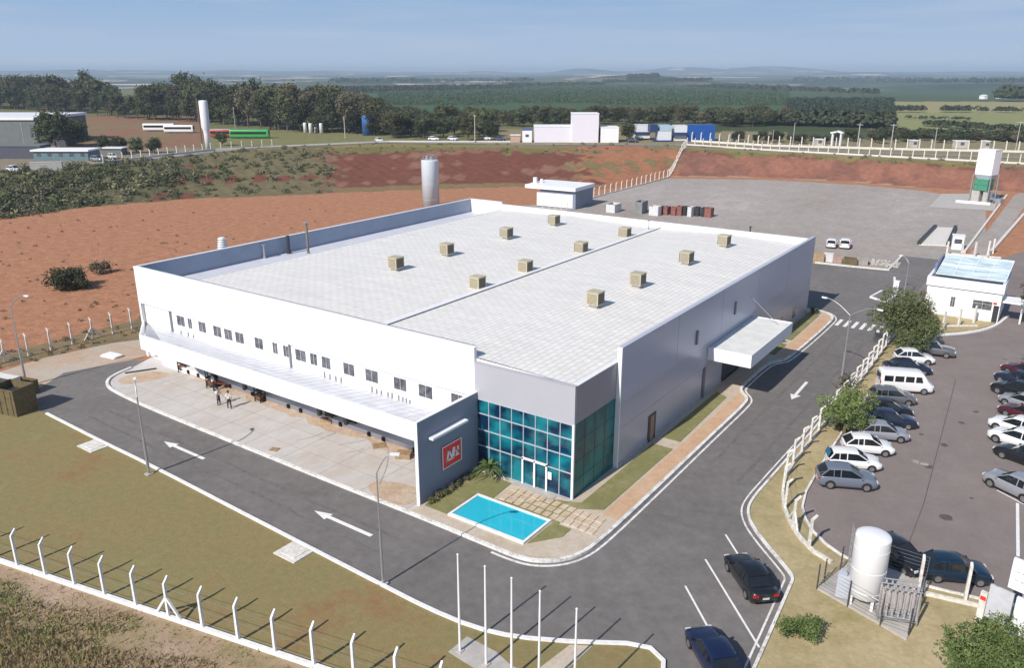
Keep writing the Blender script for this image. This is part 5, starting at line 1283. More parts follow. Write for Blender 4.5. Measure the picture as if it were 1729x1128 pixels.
# drone view shows the shadows of poles just outside too: two lamp masts by the side road foot
# ------------------------------------------------------------------ tanks
def vtank(x, y, z, r, h, m, lab, dome=.25, name='storage_tank', legs=0, skirt=0, ladder=True, group=None):
    t = thing(name, lab, 'tank', (x, y, z), 0, group); zb = legs or 0
    b = MB(); pr = [(0.01, zb), (r * .75, zb + r * .12 * (1 if legs else 0)), (r, zb + (r * .3 if legs else 0)), (r, zb + h)]
    b.lathe(pr, 36); nb = len(b.v)
    prof = [(r * math.cos(a), zb + h + r * dome * math.sin(a)) for a in np.linspace(0, math.pi / 2 - .01, 8)]; b.lathe(prof, 36); part('shell', b, m, t)
    for k in range(3):
        c = MB(); zz = zb + h * (k + .5) / 3; c.tube([(0, 0, zz), (0, 0, zz + .03)], r + .012, 36); part('seam_band', c, m, t)
    if legs:
        for k in range(4):
            a = math.pi / 4 + k * math.pi / 2; b = MB(); b.box(-.08, .08, -.08, .08, 0, legs + r * .35, Matrix.Translation((math.cos(a) * r * .84, math.sin(a) * r * .84, 0))); part('leg', b, m, t)
    if ladder:
        b = MB(); a = R(200); px_, py_ = math.cos(a) * (r + .12), math.sin(a) * (r + .12); tx, ty = -math.sin(a) * .2, math.cos(a) * .2
        for s in (-1, 1): b.bar((px_ + tx * s, py_ + ty * s, zb + .2), (px_ + tx * s, py_ + ty * s, zb + h + .5), .04)
        for k in range(int(h / .4)): b.bar((px_ - tx, py_ - ty, zb + .3 + k * .4), (px_ + tx, py_ + ty, zb + .3 + k * .4), .03)
        part('ladder', b, GALV, t)
    return t
# white gas tank compound
CPD = [G(1379, 997), G(1530, 1084), G(1566, 985), G(1445, 945)]
sheet('tank_pad', CPD, .16, CONC, 'pinkish concrete pad under the white tank', base=-.03)
tx, ty = G(1454, 1026)
tw = vtank(tx, ty + .35, .16, .98, 4.05, TANKW, 'tall white cylindrical gas tank on a fenced concrete pad', .26, legs=.42, name='gas_tank')
b = MB(); b.box(-1.45, -.75, -.6, .1, .15, 1.7); part('control_box', b, mat('control_box_grey', (.45, .48, .55), .5), tw)
b = MB(); b.tube([(-1.0, -.5, .3), (-1.0, -.5, 1.1), (.9, -1.0, 1.1), (1.6, -.8, .4)], .05, 8); part('pipework', b, GALV, tw)
vx, vy = G(1512, 1046)
t = thing('vaporiser', 'cluster of finned grey vaporiser pipes right of the white tank', 'vaporiser', (vx, vy, .16), R(20))
for i in range(7):
    for j in range(3):
        b = MB(); x0, y0 = -1.0 + i * .32, -.5 + j * .48; hv = 2.1; b.tube([(x0, y0, .25), (x0, y0, hv)], .03, 6)
        for k in range(4):
            a = k * math.pi / 2 + .4; b.bar((x0 + math.cos(a) * .05, y0 + math.sin(a) * .05, .35), (x0 + math.cos(a) * .05, y0 + math.sin(a) * .05, hv - .1), .05, .01, up=(math.cos(a), math.sin(a), 0))
        part('finned_pipe', b, mat('dull_aluminium', (.55, .52, .52), .5, metal=.2, var=.2), t)
for yy in (-.5, -.02, .46):
    for zz in (2.14, .28): b = MB(); b.tube([(-1.1, yy, zz), (1.0, yy, zz)], .045, 8); part('manifold', b, GALV, t)
b = MB(); b.box(-1.15, 1.0, -.62, .55, .18, .23)
for sx in (-1.1, .95):
    for sy in (-.58, .5): b.box(sx - .03, sx + .03, sy - .03, sy + .03, 0, 2.0)
part('frame', b, GALV, t)
cl = [CPD[0], CPD[1], CPD[2], CPD[3], CPD[0]]
P_ = resample(cl, 2.05)
fence('thin dark mesh fence round the white tank', cl, 2.05, 1.7, beam=0, w=.07, bend=0, wires=7, m=mat('dark_fence_post', (.06, .06, .07), .6), posts=P_, zf=lambda x, y: .15)
# sign board
sx, sy = G(1702, 1080)
t = thing('sign_board', 'white information board of stacked panels near the bottom right corner', 'sign board', (sx, sy, 0), R(-16))
b = MB(); b.box(-1.35, -.15, -.12, .0, .8, 2.9); part('lower_panel', b, mat('pale_grey_board', (.52, .53, .57), .5), t)
b = MB(); b.box(.0, 2.6, -.16, .02, .6, 2.85); part('lower_panel', b, WHITE2, t)
b = MB(); b.box(-.55, 2.9, -.10, .08, 3.15, 5.0); up_ = part('upper_panel', b, WHITE, t)
b = MB()
for k, zz in enumerate((4.25, 3.75)):
    for q in range(9): b.box(-.3 + q * .30, -.3 + q * .30 + .17, -.115, -.10, zz - .02 * (q % 2), zz + .05)
part('faint_lettering', b, mat('faded_lettering', (.42, .43, .47), .7), up_)
b = MB()
for xx in (-1.1, .2, 2.2): b.box(xx, xx + .14, -.04, .10, 0, 4.9 if xx > 0 else 2.9)
part('support', b, GALV, t)
b = MB(); b.box(-1.75, -1.4, -.1, .12, 0, 2.2); part('post', b, DIRTYW, t)
b = MB(); b.box(-1.72, -1.43, -.12, -.1, 1.7, 1.95); part('red_marker', b, RED, t)
# tall silver tank behind the factory
vtank(*G(728, 349), 0, 1.95, 10.6, mat('pale_tank_paint', (.60, .66, .72), .35, metal=.0, var=.04), 'tall silver cylindrical tank standing behind the factory', .12)
tk = COL.objects[-1]
x, y = G(728, 349); t = thing('tank_top_rail', 'round platform rail and valve boxes on top of the silver tank', 'railing', (x, y, 10.75)); b = MB()
for k in range(14):
    a = k * math.pi / 7; b.bar((math.cos(a) * 1.75, math.sin(a) * 1.75, 0), (math.cos(a) * 1.75, math.sin(a) * 1.75, 1.0), .05)
for zz in (.5, 1.0): b.tube([(math.cos(a) * 1.75, math.sin(a) * 1.75, zz) for a in np.linspace(0, 2 * math.pi, 25)], .035, 6, caps=False)
part('rail', b, GALV, t); b = MB(); b.box(-.9, -.3, -.4, .2, .1, .9); b.box(.3, .8, -.2, .5, .1, .7); part('valve_box', b, GALV, t)
# silo
x, y = G(1657, 341)
sheet('silo_pad', GS([(1568, 350), (1590, 327), (1690, 327), (1678, 356)]), .03, CONC, 'pale concrete pad under the green and white silo')
t = thing('batching_silo', 'tall white square silo on a green base at the rear right of the yard', 'silo', (x, y, 0), R(-20)); sc0 = 1.0
b = MB(); b.box(-1.9, 1.9, -1.7, 1.7, 6.6, 12.3); b.box(-1.95, 1.95, -1.75, 1.75, 12.3, 12.45); part('bin', b, WHITE, t)
b = MB(); b.add([(-1.9, -1.7, 6.6), (1.9, -1.7, 6.6), (1.9, 1.7, 6.6), (-1.9, 1.7, 6.6), (-1.3, -1.1, 5.4), (1.3, -1.1, 5.4), (1.3, 1.1, 5.4), (-1.3, 1.1, 5.4)], [(0, 1, 5, 4), (1, 2, 6, 5), (2, 3, 7, 6), (3, 0, 4, 7)]); part('hopper', b, mat('pale_blue_steel', (.42, .52, .58), .5), t)
b = MB(); b.box(-1.75, 1.4, -1.5, 1.5, 2.9, 5.5); b.box(-1.85, 1.5, -1.6, 1.6, 4.2, 4.32); part('green_housing', b, mat('faded_green_steel', (.06, .25, .15), .5, var=.25, scale=2), t)
b = MB(); b.box(-2.2, -.2, -1.3, 1.3, 0, 2.9); b.box(.6, 1.7, -1.2, 1.2, 0, 2.6); part('base_block', b, CONC, t)
b = MB()
for sx_ in (-2.05, 2.05):
    for sy_ in (-1.85, 1.85): b.bar((sx_, sy_, 0), (sx_, sy_, 6.6), .22)
part('frame', b, mat('silo_frame_grey', (.25, .27, .28), .5), t)
b = MB(); b.bar((1.9, 0, 1.2), (4.6, 0, .8), 1.0, .3); b.box(3.4, 4.6, -.8, .8, 0, 1.3); part('conveyor', b, GALV, t)
b = MB(); b.box(-5, 2.2, -4.2, -3.9, 0, .6); tag(part('low_wall', b, WPAINT), 'low white wall in front of the silo', 'low wall'); bpy.data.objects[COL.objects[-1].name].location = (x, y, 0)
# weighbridge
a, b_, c, d = [Vector(p) for p in GS([(1551, 414), (1579, 385), (1613, 386), (1600, 416)])]
t = thing('weighbridge', 'pale weighbridge deck with striped black kerbs in the gravel yard', 'weighbridge', (a.x, a.y, 0))
mb = MB(); mb.prism([(p.x - a.x, p.y - a.y) for p in (a, b_, c, d)], 0, .22); part('deck', mb, DIRTYW, t)
for p, q in ((a, b_), (d, c)):
    mb = MB(); mb.bar((p.x - a.x, p.y - a.y, .45), (q.x - a.x, q.y - a.y, .45), .6, .5); dd_ = q - p; L_ = 0
    for k in range(int(L_ / 1.6)):
        s0 = p + dd_ * k * 1.6 - a; s1 = p + dd_ * (k * 1.6 + 1.0) - a; mb.bar((s0.x, s0.y, .5), (s1.x, s1.y, .5), .7, .5)
    part('striped_kerb', mb, DARK, t)
x, y = G(1615, 420); t = thing('weigh_cabin', 'small pale cabin beside the weighbridge', 'cabin', (x, y, 0), R(10)); b = MB(); b.box(-.9, .9, -.9, .9, 0, 2.4); b.box(-1.0, 1.0, -1.0, 1.0, 2.4, 2.5); part('body', b, WHITE2, t); b = MB(); b.box(-.6, .6, -.93, -.9, 1.1, 1.9); part('window', b, DGLASS, t)
# ------------------------------------------------------------------ gatehouse
gh = thing('gatehouse', 'white two-storey gatehouse with pale blue glazed roof', 'gatehouse', (17, 73, 0))
def gp(name, mb, m, par=None):
    o = part(name, mb, m, par or gh)
    if not par: o.location = (-17, -73, 0)
    return o
b = MB(); b.box(12.6, 21.0, 67.8, 76.5, 0, 3.6); b.box(12.45, 21.15, 67.65, 68.0, 3.75, 4.9); b.box(12.45, 12.8, 68.0, 76.5, 3.75, 4.9); b.box(20.8, 21.15, 68.0, 76.5, 3.75, 4.9); b.box(12.6, 21.0, 76.2, 76.5, 3.6, 4.9)
gw = gp('wall', b, WHITE)
b = MB(); b.box(12.7, 20.9, 67.95, 76.3, 3.6, 3.75); gp('reveal_band', b, mat('shadow_gap_grey', (.12, .13, .16), .6))
b = MB(); b.box(12.8, 20.8, 68.0, 76.2, 4.3, 4.4); gp('flat_roof', b, BAND)
BG = mat('pale_blue_glazing', (.42, .60, .67), .15, var=.2, scale=.9, col2=(.78, .86, .88), world_co=True, stretch=(.5, 2, 2))
b = MB(); b.add([(13.2, 69.2, 5.0), (21.0, 69.2, 5.0), (21.2, 75.8, 6.4), (13.4, 75.8, 6.4)], [(0, 1, 2, 3)]); b.add([(13.2, 69.2, 4.9), (21.0, 69.2, 4.9), (21.2, 75.8, 6.3), (13.4, 75.8, 6.3)], [(3, 2, 1, 0)]); rr = gp('glazed_roof', b, BG)
b = MB()
for k in range(5):
    x0 = 13.2 + k * 1.95; b.bar((x0, 69.15, 5.05), (x0 + .2, 75.85, 6.46), .07, .05)
for q in (0, .5, 1): b.bar((13.2 + .2 * q, 69.2 + 6.6 * q, 5.05 + 1.4 * q), (21.0 + .2 * q, 69.2 + 6.6 * q, 5.05 + 1.4 * q), .12, .08)
part('roof_rib', b, WHITE, rr)
b = MB(); b.box(12.9, 13.1, 69.5, 76.3, 4.9, 6.3); gp('blue_parapet', b, mat('steel_blue_panel', (.17, .22, .36), .5))
for a_, c_, z0, z1 in ((18.0, 20.1, 1.5, 2.6), (15.5, 16.0, 1.3, 2.6)):
    f = window(gw, a_, c_, z0, z1, 67.8, nv=1)
b = MB(); b.box(20.3, 20.9, 67.76, 67.8, .1, 2.2); gp('door', b, DARK)
b = MB(); b.box(21.15, 24.0, 68.2, 71.5, 2.6, 2.75); b.box(23.2, 23.4, 69, 69.2, 0, 2.6); gp('side_awning', b, WHITE)
b = MB(); b.box(20.2, 20.6, 67.74, 67.79, 2.35, 2.6); gp('red_sign', b, RED)
x, y = G(1512, 492); t = thing('kiosk_pillar', 'small white pillar box on the island left of the gatehouse', 'pillar', (x, y, 0)); b = MB(); b.box(-.35, .35, -.3, .3, 0, 1.5); part('body', b, WHITE2, t); b = MB(); b.box(-.4, .4, -.35, .35, 1.5, 1.58); part('cap', b, WHITE2, t)

# ------------------------------------------------------------------ small building and bins behind the factory
t = thing('pump_house', 'low outbuilding with broad white roof behind the factory', 'outbuilding', (-72, 113, 0), R(4))
b = MB(); b.box(-3.6, 5.6, -1.6, 7.4, 0, 4.1); part('wall', b, GREYW, t)
b = MB(); b.box(-7.2, 5.9, -2.4, 7.8, 4.1, 4.9); part('roof', b, WHITE, t)
b = MB(); b.box(-4.4, 4.9, -1.7, -1.6, .2, 3.2); part('front_panel', b, WHITE2, t)
b = MB(); b.tube([(-6.4, 1, 4.9), (-6.4, 1, 6.2)], .5, 14); b.tube([(-5.2, 2, 4.9), (-5.2, 2, 5.8)], .35, 12); part('roof_tank', b, WHITE2, t)
def skip(px, py, w, d, h, m, hd, lab, cat='skip', inner=DARK, grp=None):
    x, y = G(px, py); t = thing('waste_skip', lab, cat, (x, y, 0), hd, grp); b = MB()
    b.box(-w / 2, w / 2, -d / 2, -d / 2 + .08, 0, h); b.box(-w / 2, w / 2, d / 2 - .08, d / 2, 0, h); b.box(-w / 2, -w / 2 + .08, -d / 2 + .08, d / 2 - .08, 0, h); b.box(w / 2 - .08, w / 2, -d / 2 + .08, d / 2 - .08, 0, h); part('shell', b, m, t)
    b = MB(); b.box(-w / 2 + .08, w / 2 - .08, -d / 2 + .08, d / 2 - .08, .05, h * .72); part('fill', b, inner, t)
    b = MB()
    for k in range(4): b.box(-w / 2 + (k + .5) * w / 4 - .04, -w / 2 + (k + .5) * w / 4 + .04, -d / 2 - .05, -d / 2, .1, h - .1)
    part('rib', b, m, t); return t
SKW = mat('skip_white', (.62, .62, .62), .6, var=.1); SKR = mat('skip_rust', (.26, .10, .085), .8, var=.35, scale=2); SKG = mat('skip_grey', (.22, .23, .23), .7, var=.2); BR = mat('skip_brown', (.13, .10, .045), .8, var=.3, scale=2)
for i, a in enumerate([(1036, 357, 2.1, 3.6, 1.8, SKW, R(4), 'white-fronted skip, leftmost behind the factory'), (1082, 359, 1.8, 3.6, 2.6, SKG, R(6), 'tall grey skip with white end, second behind the factory'), (1106, 363, 2.1, 2.0, 2.0, SKW, R(3), 'pale cube bin, third behind the factory'),
                       (1126, 362, 1.0, 1.6, 1.8, SKR, R(-5), 'dark red bin beside the pale cube bin'), (1148, 363, 1.1, 1.8, 2.0, SKR, R(5), 'rusty red bin in the middle of the bin row'), (1166, 365, .9, 1.8, 2.1, SKW, R(0), 'narrow white bin among the rusty ones'),
                       (1116, 361, .9, 1.6, 1.7, DARK, R(0), 'narrow black bin between the pale cube bin and the dark red bin'), (1138, 363, 1.0, 1.6, 1.8, SKR, R(8), 'rusty bin touching the dark red one'), (1157, 363, .8, 1.6, 1.9, DARK, R(0), 'black bin left of the narrow white one'), (1188, 365, .8, 1.6, 1.9, DARK, R(3), 'second black bin, next to the rusty red end bin'),
                       (1177, 364, 1.0, 1.6, 1.9, DARK, R(5), 'black bin right of the narrow white bin'), (1197, 366, 1.4, 1.8, 2.0, SKR, R(0), 'rusty red bin at the right end of the bin row')]):
    skip(*a, grp='skips and bins behind the factory')
# left edge skips
skip(28, 694, 3.0, 2.2, 2.6, BR, R(14), 'large brown skip standing at the lawn corner, left edge')
skip(3, 668, 3.4, 2.0, 1.9, SKW, R(14), 'pale open skip cut by the left edge')
skip(40, 664, 2.2, 1.8, 1.3, BR, R(14), 'low brown skip behind the large brown one')
# yard bits
def pallet(x, y, z, hd, n, lab, grp=None, m=WOOD, s=1.0):
    t = thing('pallet_stack', lab, 'pallets', (x, y, z), hd, grp); t.scale = (s, s, s); b = MB()
    for k in range(n):
        z0 = k * .145
        for q in range(5): b.box(-.6, .6, -.5 + q * .225, -.5 + q * .225 + .12, z0 + .115, z0 + .14)
        for q in (-.5, -.06, .38): b.box(-.6 + .0, .6, q, q + .10, z0, z0 + .11)
    part('boards', b, m, t); return t
for (px, py, n, hd, s, lb, m) in [(682, 772, 3, R(30), 1.0, 'pile of loose pallets in the corner of the yard by the sign wall', WOOD), (556, 712, 3, R(10), 1.0, 'small pallet pile on the yard below the canopy', WOOD), (640, 754, 1, R(50), .9, 'single pallet lying on the yard', WOOD), (463, 760, 1, R(20), .6, 'broken board heap near the yard kerb', WOOD),
                              (1382, 441, 6, R(8), 1.5, 'tan crate stack on the island right behind the factory corner', WOOD), (1398, 441, 7, R(5), 1.3, 'white framed crate on the gravel island', SKW), (1415, 443, 6, R(12), 1.4, 'pinkish pallet stack on the gravel island', mat('pinkish_wood', (.38, .27, .24), .8, var=.2)), (1436, 445, 3, R(0), 2.0, 'dark low crate pile on the gravel island', BR), (1455, 446, 6, R(15), 1.4, 'grey pallet stack right on the gravel island', mat('grey_wood', (.33, .30, .28), .8, var=.2))]:
    x, y = G(px, py); pallet(x, y, .012, hd, n, lb, None, m, s)
x, y = G(1500, 449); b = MB(); rr_ = random.Random(4)
for k in range(60):
    a = rr_.uniform(-3.4, 1.2); c = rr_.uniform(-1, 3.4); s_ = rr_.uniform(.08, .35); b.box(a, a + s_ * 1.5, c, c + s_, 0, s_ * .8, Matrix.Rotation(rr_.uniform(-.1, .1), 4, 'Z'))
o = part('rubble', b, CONC); o.location = (x, y, 0); o['kind'] = 'stuff'; o['label'] = 'scattered rubble on the gravel island'
# equipment under the canopy: dark gate frames and an orange trolley
for px, py, h_, lb in [(358, 654, 1.9, 'dark upright rack at the dock, beside the people'), (440, 678, 2.0, 'dark upright rack at the dock under the canopy'), (560, 712, 1.6, 'dark trolley at the dock edge'), (600, 722, 1.5, 'black bin standing against the dock'), (310, 627, 1.7, 'dark rack near the left end of the dock')]:
    x, y = G(px, py); t = thing('dock_rack', lb, 'rack', (x, y, .01), R(px % 40)); b = MB()
    for sx_ in (-.4, .4):
        for sy_ in (-.3, .3): b.box(sx_ - .04, sx_ + .04, sy_ - .04, sy_ + .04, 0, h_)
    for zz in (.25, h_ * .55, h_ - .06): b.box(-.44, .44, -.34, .34, zz, zz + .06)
    part('frame', b, DARK, t); b = MB(); b.box(-.36, .30, -.26, .26, .31, .31 + h_ * .25); part('load', b, mat('brown_sacks', (.20, .09, .05), .8, var=.3), t)
x, y = G(379, 652); t = thing('hand_trolley', 'orange-red trolley behind the people at the dock', 'trolley', (x, y, .01), R(20)); b = MB(); b.box(-.8, .8, -.45, .45, .35, .5); b.bar((-.8, 0, .5), (-1.0, 0, 1.2), .06); b.bar((-.8, -.4, .5), (-1.0, -.4, 1.2), .05); part('bed', b, mat('orange_red_paint', (.50, .13, .05), .5), t)
for sx_ in (-.5, .5):
    b = MB(); b.tube([(sx_, -.48, .18), (sx_, .48, .18)], .18, 12); part('wheel', b, TYRE, t)
x, y = G(188, 602); t = thing('white_slab', 'white sheet lying on the dirt at the left end of the factory', 'slab', (x, y, 0), R(8)); b = MB(); b.box(-1.1, 1.1, -.55, .55, 0, .14); b.box(-.95, 1.2, -.4, .6, .16, .24); part('sheets', b, WHITE, t)
x, y = G(238, 627); b = MB(); b.box(-1.5, 1.5, -.12, .12, 0, .10); o = tag(part('drain_grate', b, DARK), 'dark drain grate in the pavement at the left end of the yard', 'drain'); o.location = (x, y, .012); o.rotation_euler = (0, 0, R(62))
for px, py, h_ in ((1553, 782, 1),):
    x, y = G(px, py); b = MB(); b.box(-.55, -.05, -.25, .25, 0, .02); b.box(.05, .65, -.22, .22, 0, .03); o = tag(part('drain_grate', b, mat('drain_pale', (.34, .28, .26), .8, var=.4, scale=3)), 'pair of drain covers in the car park aisle', 'drain'); o.location = (x, y, 0)

# ------------------------------------------------------------------ far buildings and vehicles on the upper level
def shed(name, lab, cat, px0, px1, py, h, depth, wallm, roofm, roofh=.5, over=.4, z=None, gable=False, doors=0, windows=0):
    xa, ya, za = GT(px0, py); xb, yb, zb = GT(px1, py); a = Vector((xa, ya)); d = Vector((xb, yb)) - a; w = d.length; hd = math.atan2(d.y, d.x); z = min(za, zb) if z is None else z
    t = thing(name, lab, cat, (xa, ya, z), hd); b = MB(); b.box(0, w, 0, depth, 0, h); wall = part('wall', b, wallm, t)
    b = MB()
    if gable:
        b.add([(-over, -over, h), (w + over, -over, h), (w + over, depth / 2, h + roofh), (-over, depth / 2, h + roofh), (-over, depth + over, h), (w + over, depth + over, h)], [(0, 1, 2, 3), (3, 2, 5, 4), (0, 3, 4), (1, 5, 2)])
    else: b.box(-over, w + over, -over, depth + over, h + .003, h + roofh)
    part('roof', b, roofm, t)
    for k in range(doors):
        b = MB(); x0 = w * (k + .5) / doors - 1.2; b.box(x0, x0 + 2.4, -.05, -.002, 0, min(3, h * .7)); part('door', b, DARK, wall)
    for k in range(windows):
        b = MB(); x0 = w * (k + .5) / windows - .6; b.box(x0, x0 + 1.2, -.05, -.002, h * .45, h * .45 + .9); part('window', b, DGLASS, wall)
    return t
GRS = mat('grey_green_shed', (.14, .16, .155), .7, var=.12, scale=.6, world_co=True)
shed('industrial_shed', 'large grey-green shed with white roof edge at the left edge', 'shed', -120, 66, 246, 8.6, 34, GRS, WHITE2, .9, .5, windows=0)
shed('garden_wall_house', 'low dark wall and annex below the grey shed', 'annex', -80, 70, 268, 3.6, 6, mat('dark_wall', (.07, .075, .10), .7), GRS, .3, .2)
shed('small_house', 'cream house behind the trees right of the grey shed', 'house', 67, 98, 232, 3.4, 7, mat('cream_wall', (.60, .57, .45), .7), mat('greenish_roof', (.30, .40, .26), .7), .5)
shed('white_roof_house', 'long house with bright white roof and blue-grey wall', 'house', 58, 150, 271, 2.6, 7, mat('blue_grey_wall', (.12, .19, .22), .6, var=.2), WHITE, .45, .5, windows=5)
shed('block_pile_wall', 'pale grey block wall before the white-roofed house', 'wall', 52, 106, 288, 2.2, 1.2, mat('pale_block', (.40, .40, .38), .9, var=.3, scale=3), mat('block_cap', (.48, .47, .44), .9), .12, .05)
shed('carport', 'low white-roofed carport right of the long house', 'carport', 172, 206, 262, 2.0, 4, GRS, WHITE2, .25, .4)
shed('dark_outbuilding', 'long dark outbuilding behind the white-roofed house', 'outbuilding', 72, 112, 246, 2.4, 6, mat('slate_wall', (.07, .07, .09), .7), mat('slate_roof', (.10, .10, .13), .6), .4)
WHW = mat('warehouse_white', (.74, .71, .78), .6, var=.03, world_co=True)
shed('white_warehouse', 'long low white warehouse beside the tall white block', 'warehouse', 902, 966, 240, 5.4, 10, WHW, WHITE, .25, .1, doors=0)
shed('white_block', 'tall white block in the middle of the white warehouses', 'warehouse', 966, 1010, 240.5, 9.9, 9, WHW, WHITE, .25, .12, windows=0)
shed('white_annex', 'short white annex right of the tall white block', 'warehouse', 1014, 1044, 240.5, 5.2, 8, WHITE, WHITE, .2, .1)
shed('blue_white_kiosk', 'small white kiosk with blue panel left of the long white warehouse', 'kiosk', 882, 898, 240, 4.2, 4, WHITE2, mat('kiosk_blue', (.05, .10, .30), .5), .3, .1, windows=1)
shed('brick_hut', 'small pinkish hut left of the blue and white kiosk', 'hut', 862, 878, 240, 2.3, 4, mat('pinkish_brick', (.50, .33, .26), .8), DIRTYW, .25, .2)
CB = mat('container_blue', (.012, .085, .34), .45, var=.08); CWh = mat('container_white', (.66, .68, .70), .5, var=.05); CNV = mat('container_navy', (.02, .045, .14), .5); CLB = mat('container_pale_blue', (.38, .52, .60), .5)
def container(px0, px1, py, z0, h, m, lab, dep=5.5):
    xa, ya, za = GT(px0, py); xb, yb, zb = GT(px1, py); a = Vector((xa, ya)); d = Vector((xb, yb)) - a; w = d.length
    t = thing('shipping_container', lab, 'container', (xa, ya, za + z0), math.atan2(d.y, d.x), 'stacked containers on the upper level'); b = MB(); b.box(0, w, 0, dep, .08, h - .05)
    n = int(w / .35)
    for k in range(n): b.box(k * w / n + .03, k * w / n + .03 + w / n * .5, -.04, 0, .2, h - .2)
    part('body', b, m, t); b = MB()
    for xx in (0, w - .12): b.box(xx - .01, xx + .13, -.06, .0, 0, h)
    b.box(-.01, w + .01, -.06, 0, 0, .12); b.box(-.01, w + .01, -.06, 0, h - .12, h); part('frame', b, m, t)
container(1160, 1206, 238.5, 0, 2.9, CB, 'bright blue container, lower one at the right end'); container(1160, 1206, 238.5, 2.9, 2.9, CB, 'bright blue container, upper one at the right end')
container(1138, 1159, 238.5, .2, 2.0, CWh, 'white container at the bottom, left of the blue pair'); container(1138, 1159, 238.5, 3.2, 2.5, CWh, 'white container at the top, left of the blue pair'); container(1135, 1160, 239, 2.2, 1.0, CNV, 'thin navy deck between the white containers')
container(1110, 1133, 238.5, .4, 3.3, CWh, 'white container in the middle stack, lower'); container(1113, 1133, 238.5, 3.8, 2.0, CLB, 'pale blue container on top of the middle stack'); container(1097, 1110, 238.5, 3.2, 2.6, CNV, 'navy container high up between pale ones'); container(1104, 1135, 239.2, 0, .5, CNV, 'dark blue base frame of the middle stack')
container(1072, 1097, 236, .6, 1.5, CWh, 'white container at the lower left of the stacks'); container(1073, 1097, 236, 2.9, 2.6, CWh, 'white container at the upper left of the stacks'); container(1072, 1097, 236.2, 2.1, .8, CNV, 'navy slab between the left white containers')
def bus(px0, px1, py, m, lab, h=3.2, m2=None):
    xa, ya, za = GT(px0, py); xb, yb, zb = GT(px1, py); a = Vector((xa, ya)); d = Vector((xb, yb)) - a; L = d.length
    t = thing('parked_bus', lab, 'bus', (xa, ya, za), math.atan2(d.y, d.x), 'buses parked on the upper level'); b = MB(); secs = []
    for u in (0, .01, .04, .5, .97, 1.0):
        n_ = .94 if u in (0, 1.0) else 1; secs.append((u * L, [(0, .35), (1.2 * n_, .35), (1.27 * n_, .8), (1.27 * n_, h - .5), (1.18 * n_, h - .12), (.9 * n_, h * (1 if 0 < u < 1 else .985)), (0, h)]))
    loft(b, secs); part('body', b, m, t); b = MB(); b.box(.03 * L, .95 * L, -1.285, -1.268, 1.55, 2.45); b.box(.03 * L, .95 * L, 1.268, 1.285, 1.55, 2.45); b.box(L - .03, L + .01, -1.0, 1.0, 1.4, 2.6); part('window_band', b, CGLASS, t)
    if m2: b = MB(); b.box(.0, L, -1.1, 1.1, h, h + .12); part('roof', b, m2, t)
    for sx_ in (.2, .78):
        for s in (-1.15, .95): b = MB(); b.tube([(sx_ * L, s, .5), (sx_ * L, s + .22, .5)], .5, 16); part('wheel', b, TYRE, t)
PW = PAINT['white']
bus(244, 296, 221, PW, 'white coach, left one of two near the water tower'); bus(279, 328, 224, PW, 'white coach, right one nearer the water tower')
bus(357, 392, 232, carpaint('bus_red', (.45, .06, .06)), 'red bus with pale roof right of the water tower', 3.1, mat('bus_roof', (.5, .52, .5), .6)); bus(390, 455, 233, carpaint('bus_green', (.05, .36, .08)), 'long bright green bus', 3.3, mat('bus_green_roof', (.10, .22, .12), .6))
# water tower
x, y, z = GT(352, 253); t = thing('water_tower', 'slender white water tower beside the parked coaches', 'water tower', (x, y, z)); b = MB(); b.lathe([(0.01, 0), (.85, 0), (.85, 5.0), (1.0, 6.2), (1.35, 7.2), (1.35, 15.2), (1.2, 15.5), (.01, 15.6)], 28); part('shell', b, mat('water_tower_white', (.76, .76, .80), .5, var=.04, scale=.6), t); b = MB(); b.bar((-1.5, -1.1, 0), (-1.5, -1.1, 16), .3); part('cable_duct', b, mat('duct_brown', (.16, .10, .07), .7), t)
x, y, z = GT(621, 228); t = thing('water_tank', 'deep blue cylindrical tank in front of the wood', 'tank', (x, y, z)); b = MB(); b.lathe([(0.01, 0), (2.1, 0), (2.1, 7.3), (1.9, 7.6), (.01, 7.8)], 28); part('shell', b, mat('tank_blue', (.035, .12, .34), .5, var=.12), t)
for i, px in enumerate((516, 525, 534, 543)):
    x, y, z = GT(px, 224 + (i % 2)); vtank(x, y, z, .75, 3.9, WHITE, 'small white cylinder tank, %s of the cluster of four' % ('leftmost', 'second', 'third', 'rightmost')[i], .3, ladder=False, group='white tanks on the upper level')
for px, sgn in ((1404, 1), (1418, -1)):
    x, y, z = GT(px, 246); t = thing('white_canopy_sign', 'white curved roadside sign, %s of a pair behind the rear fence' % ('left' if sgn > 0 else 'right'), 'sign', (x, y, z), R(-30)); b = MB(); b.bar((0, 0, 0), (0, 0, 4.2), .5); b.bar((-.8 * sgn, 0, 4.3), (1.6 * sgn, 0, 4.8), .9, .5); part('frame', b, WHITE2, t)
for px0, px1, py, h_, lb in [(1614, 1634, 250, 2.2, 'beige cabin behind the rear fence'), (1662, 1670, 252, 2.5, 'white cabin behind the rear fence at the right'), (1540, 1549, 249, 2.2, 'small pale kiosk behind the rear fence'), (1378, 1390, 246, 2.0, 'low pinkish cabin behind the rear fence')]:
    shed('roadside_cabin', lb, 'cabin', px0, px1, py, h_, 2.6, mat('cabin_beige', (.52, .47, .42), .7, var=.1), WHITE2, .25, .15, windows=1)
for px0, px1, py in [(1662, 1667, 167), (1690, 1697, 166)]:
    shed('farm_house', 'tiny white farm building on the far plain, %s one' % ('left' if px0 < 1680 else 'right'), 'farm building', px0, px1, py, 3.2, 6, WHITE2, WHITE2, 1.2, .3, gable=True)
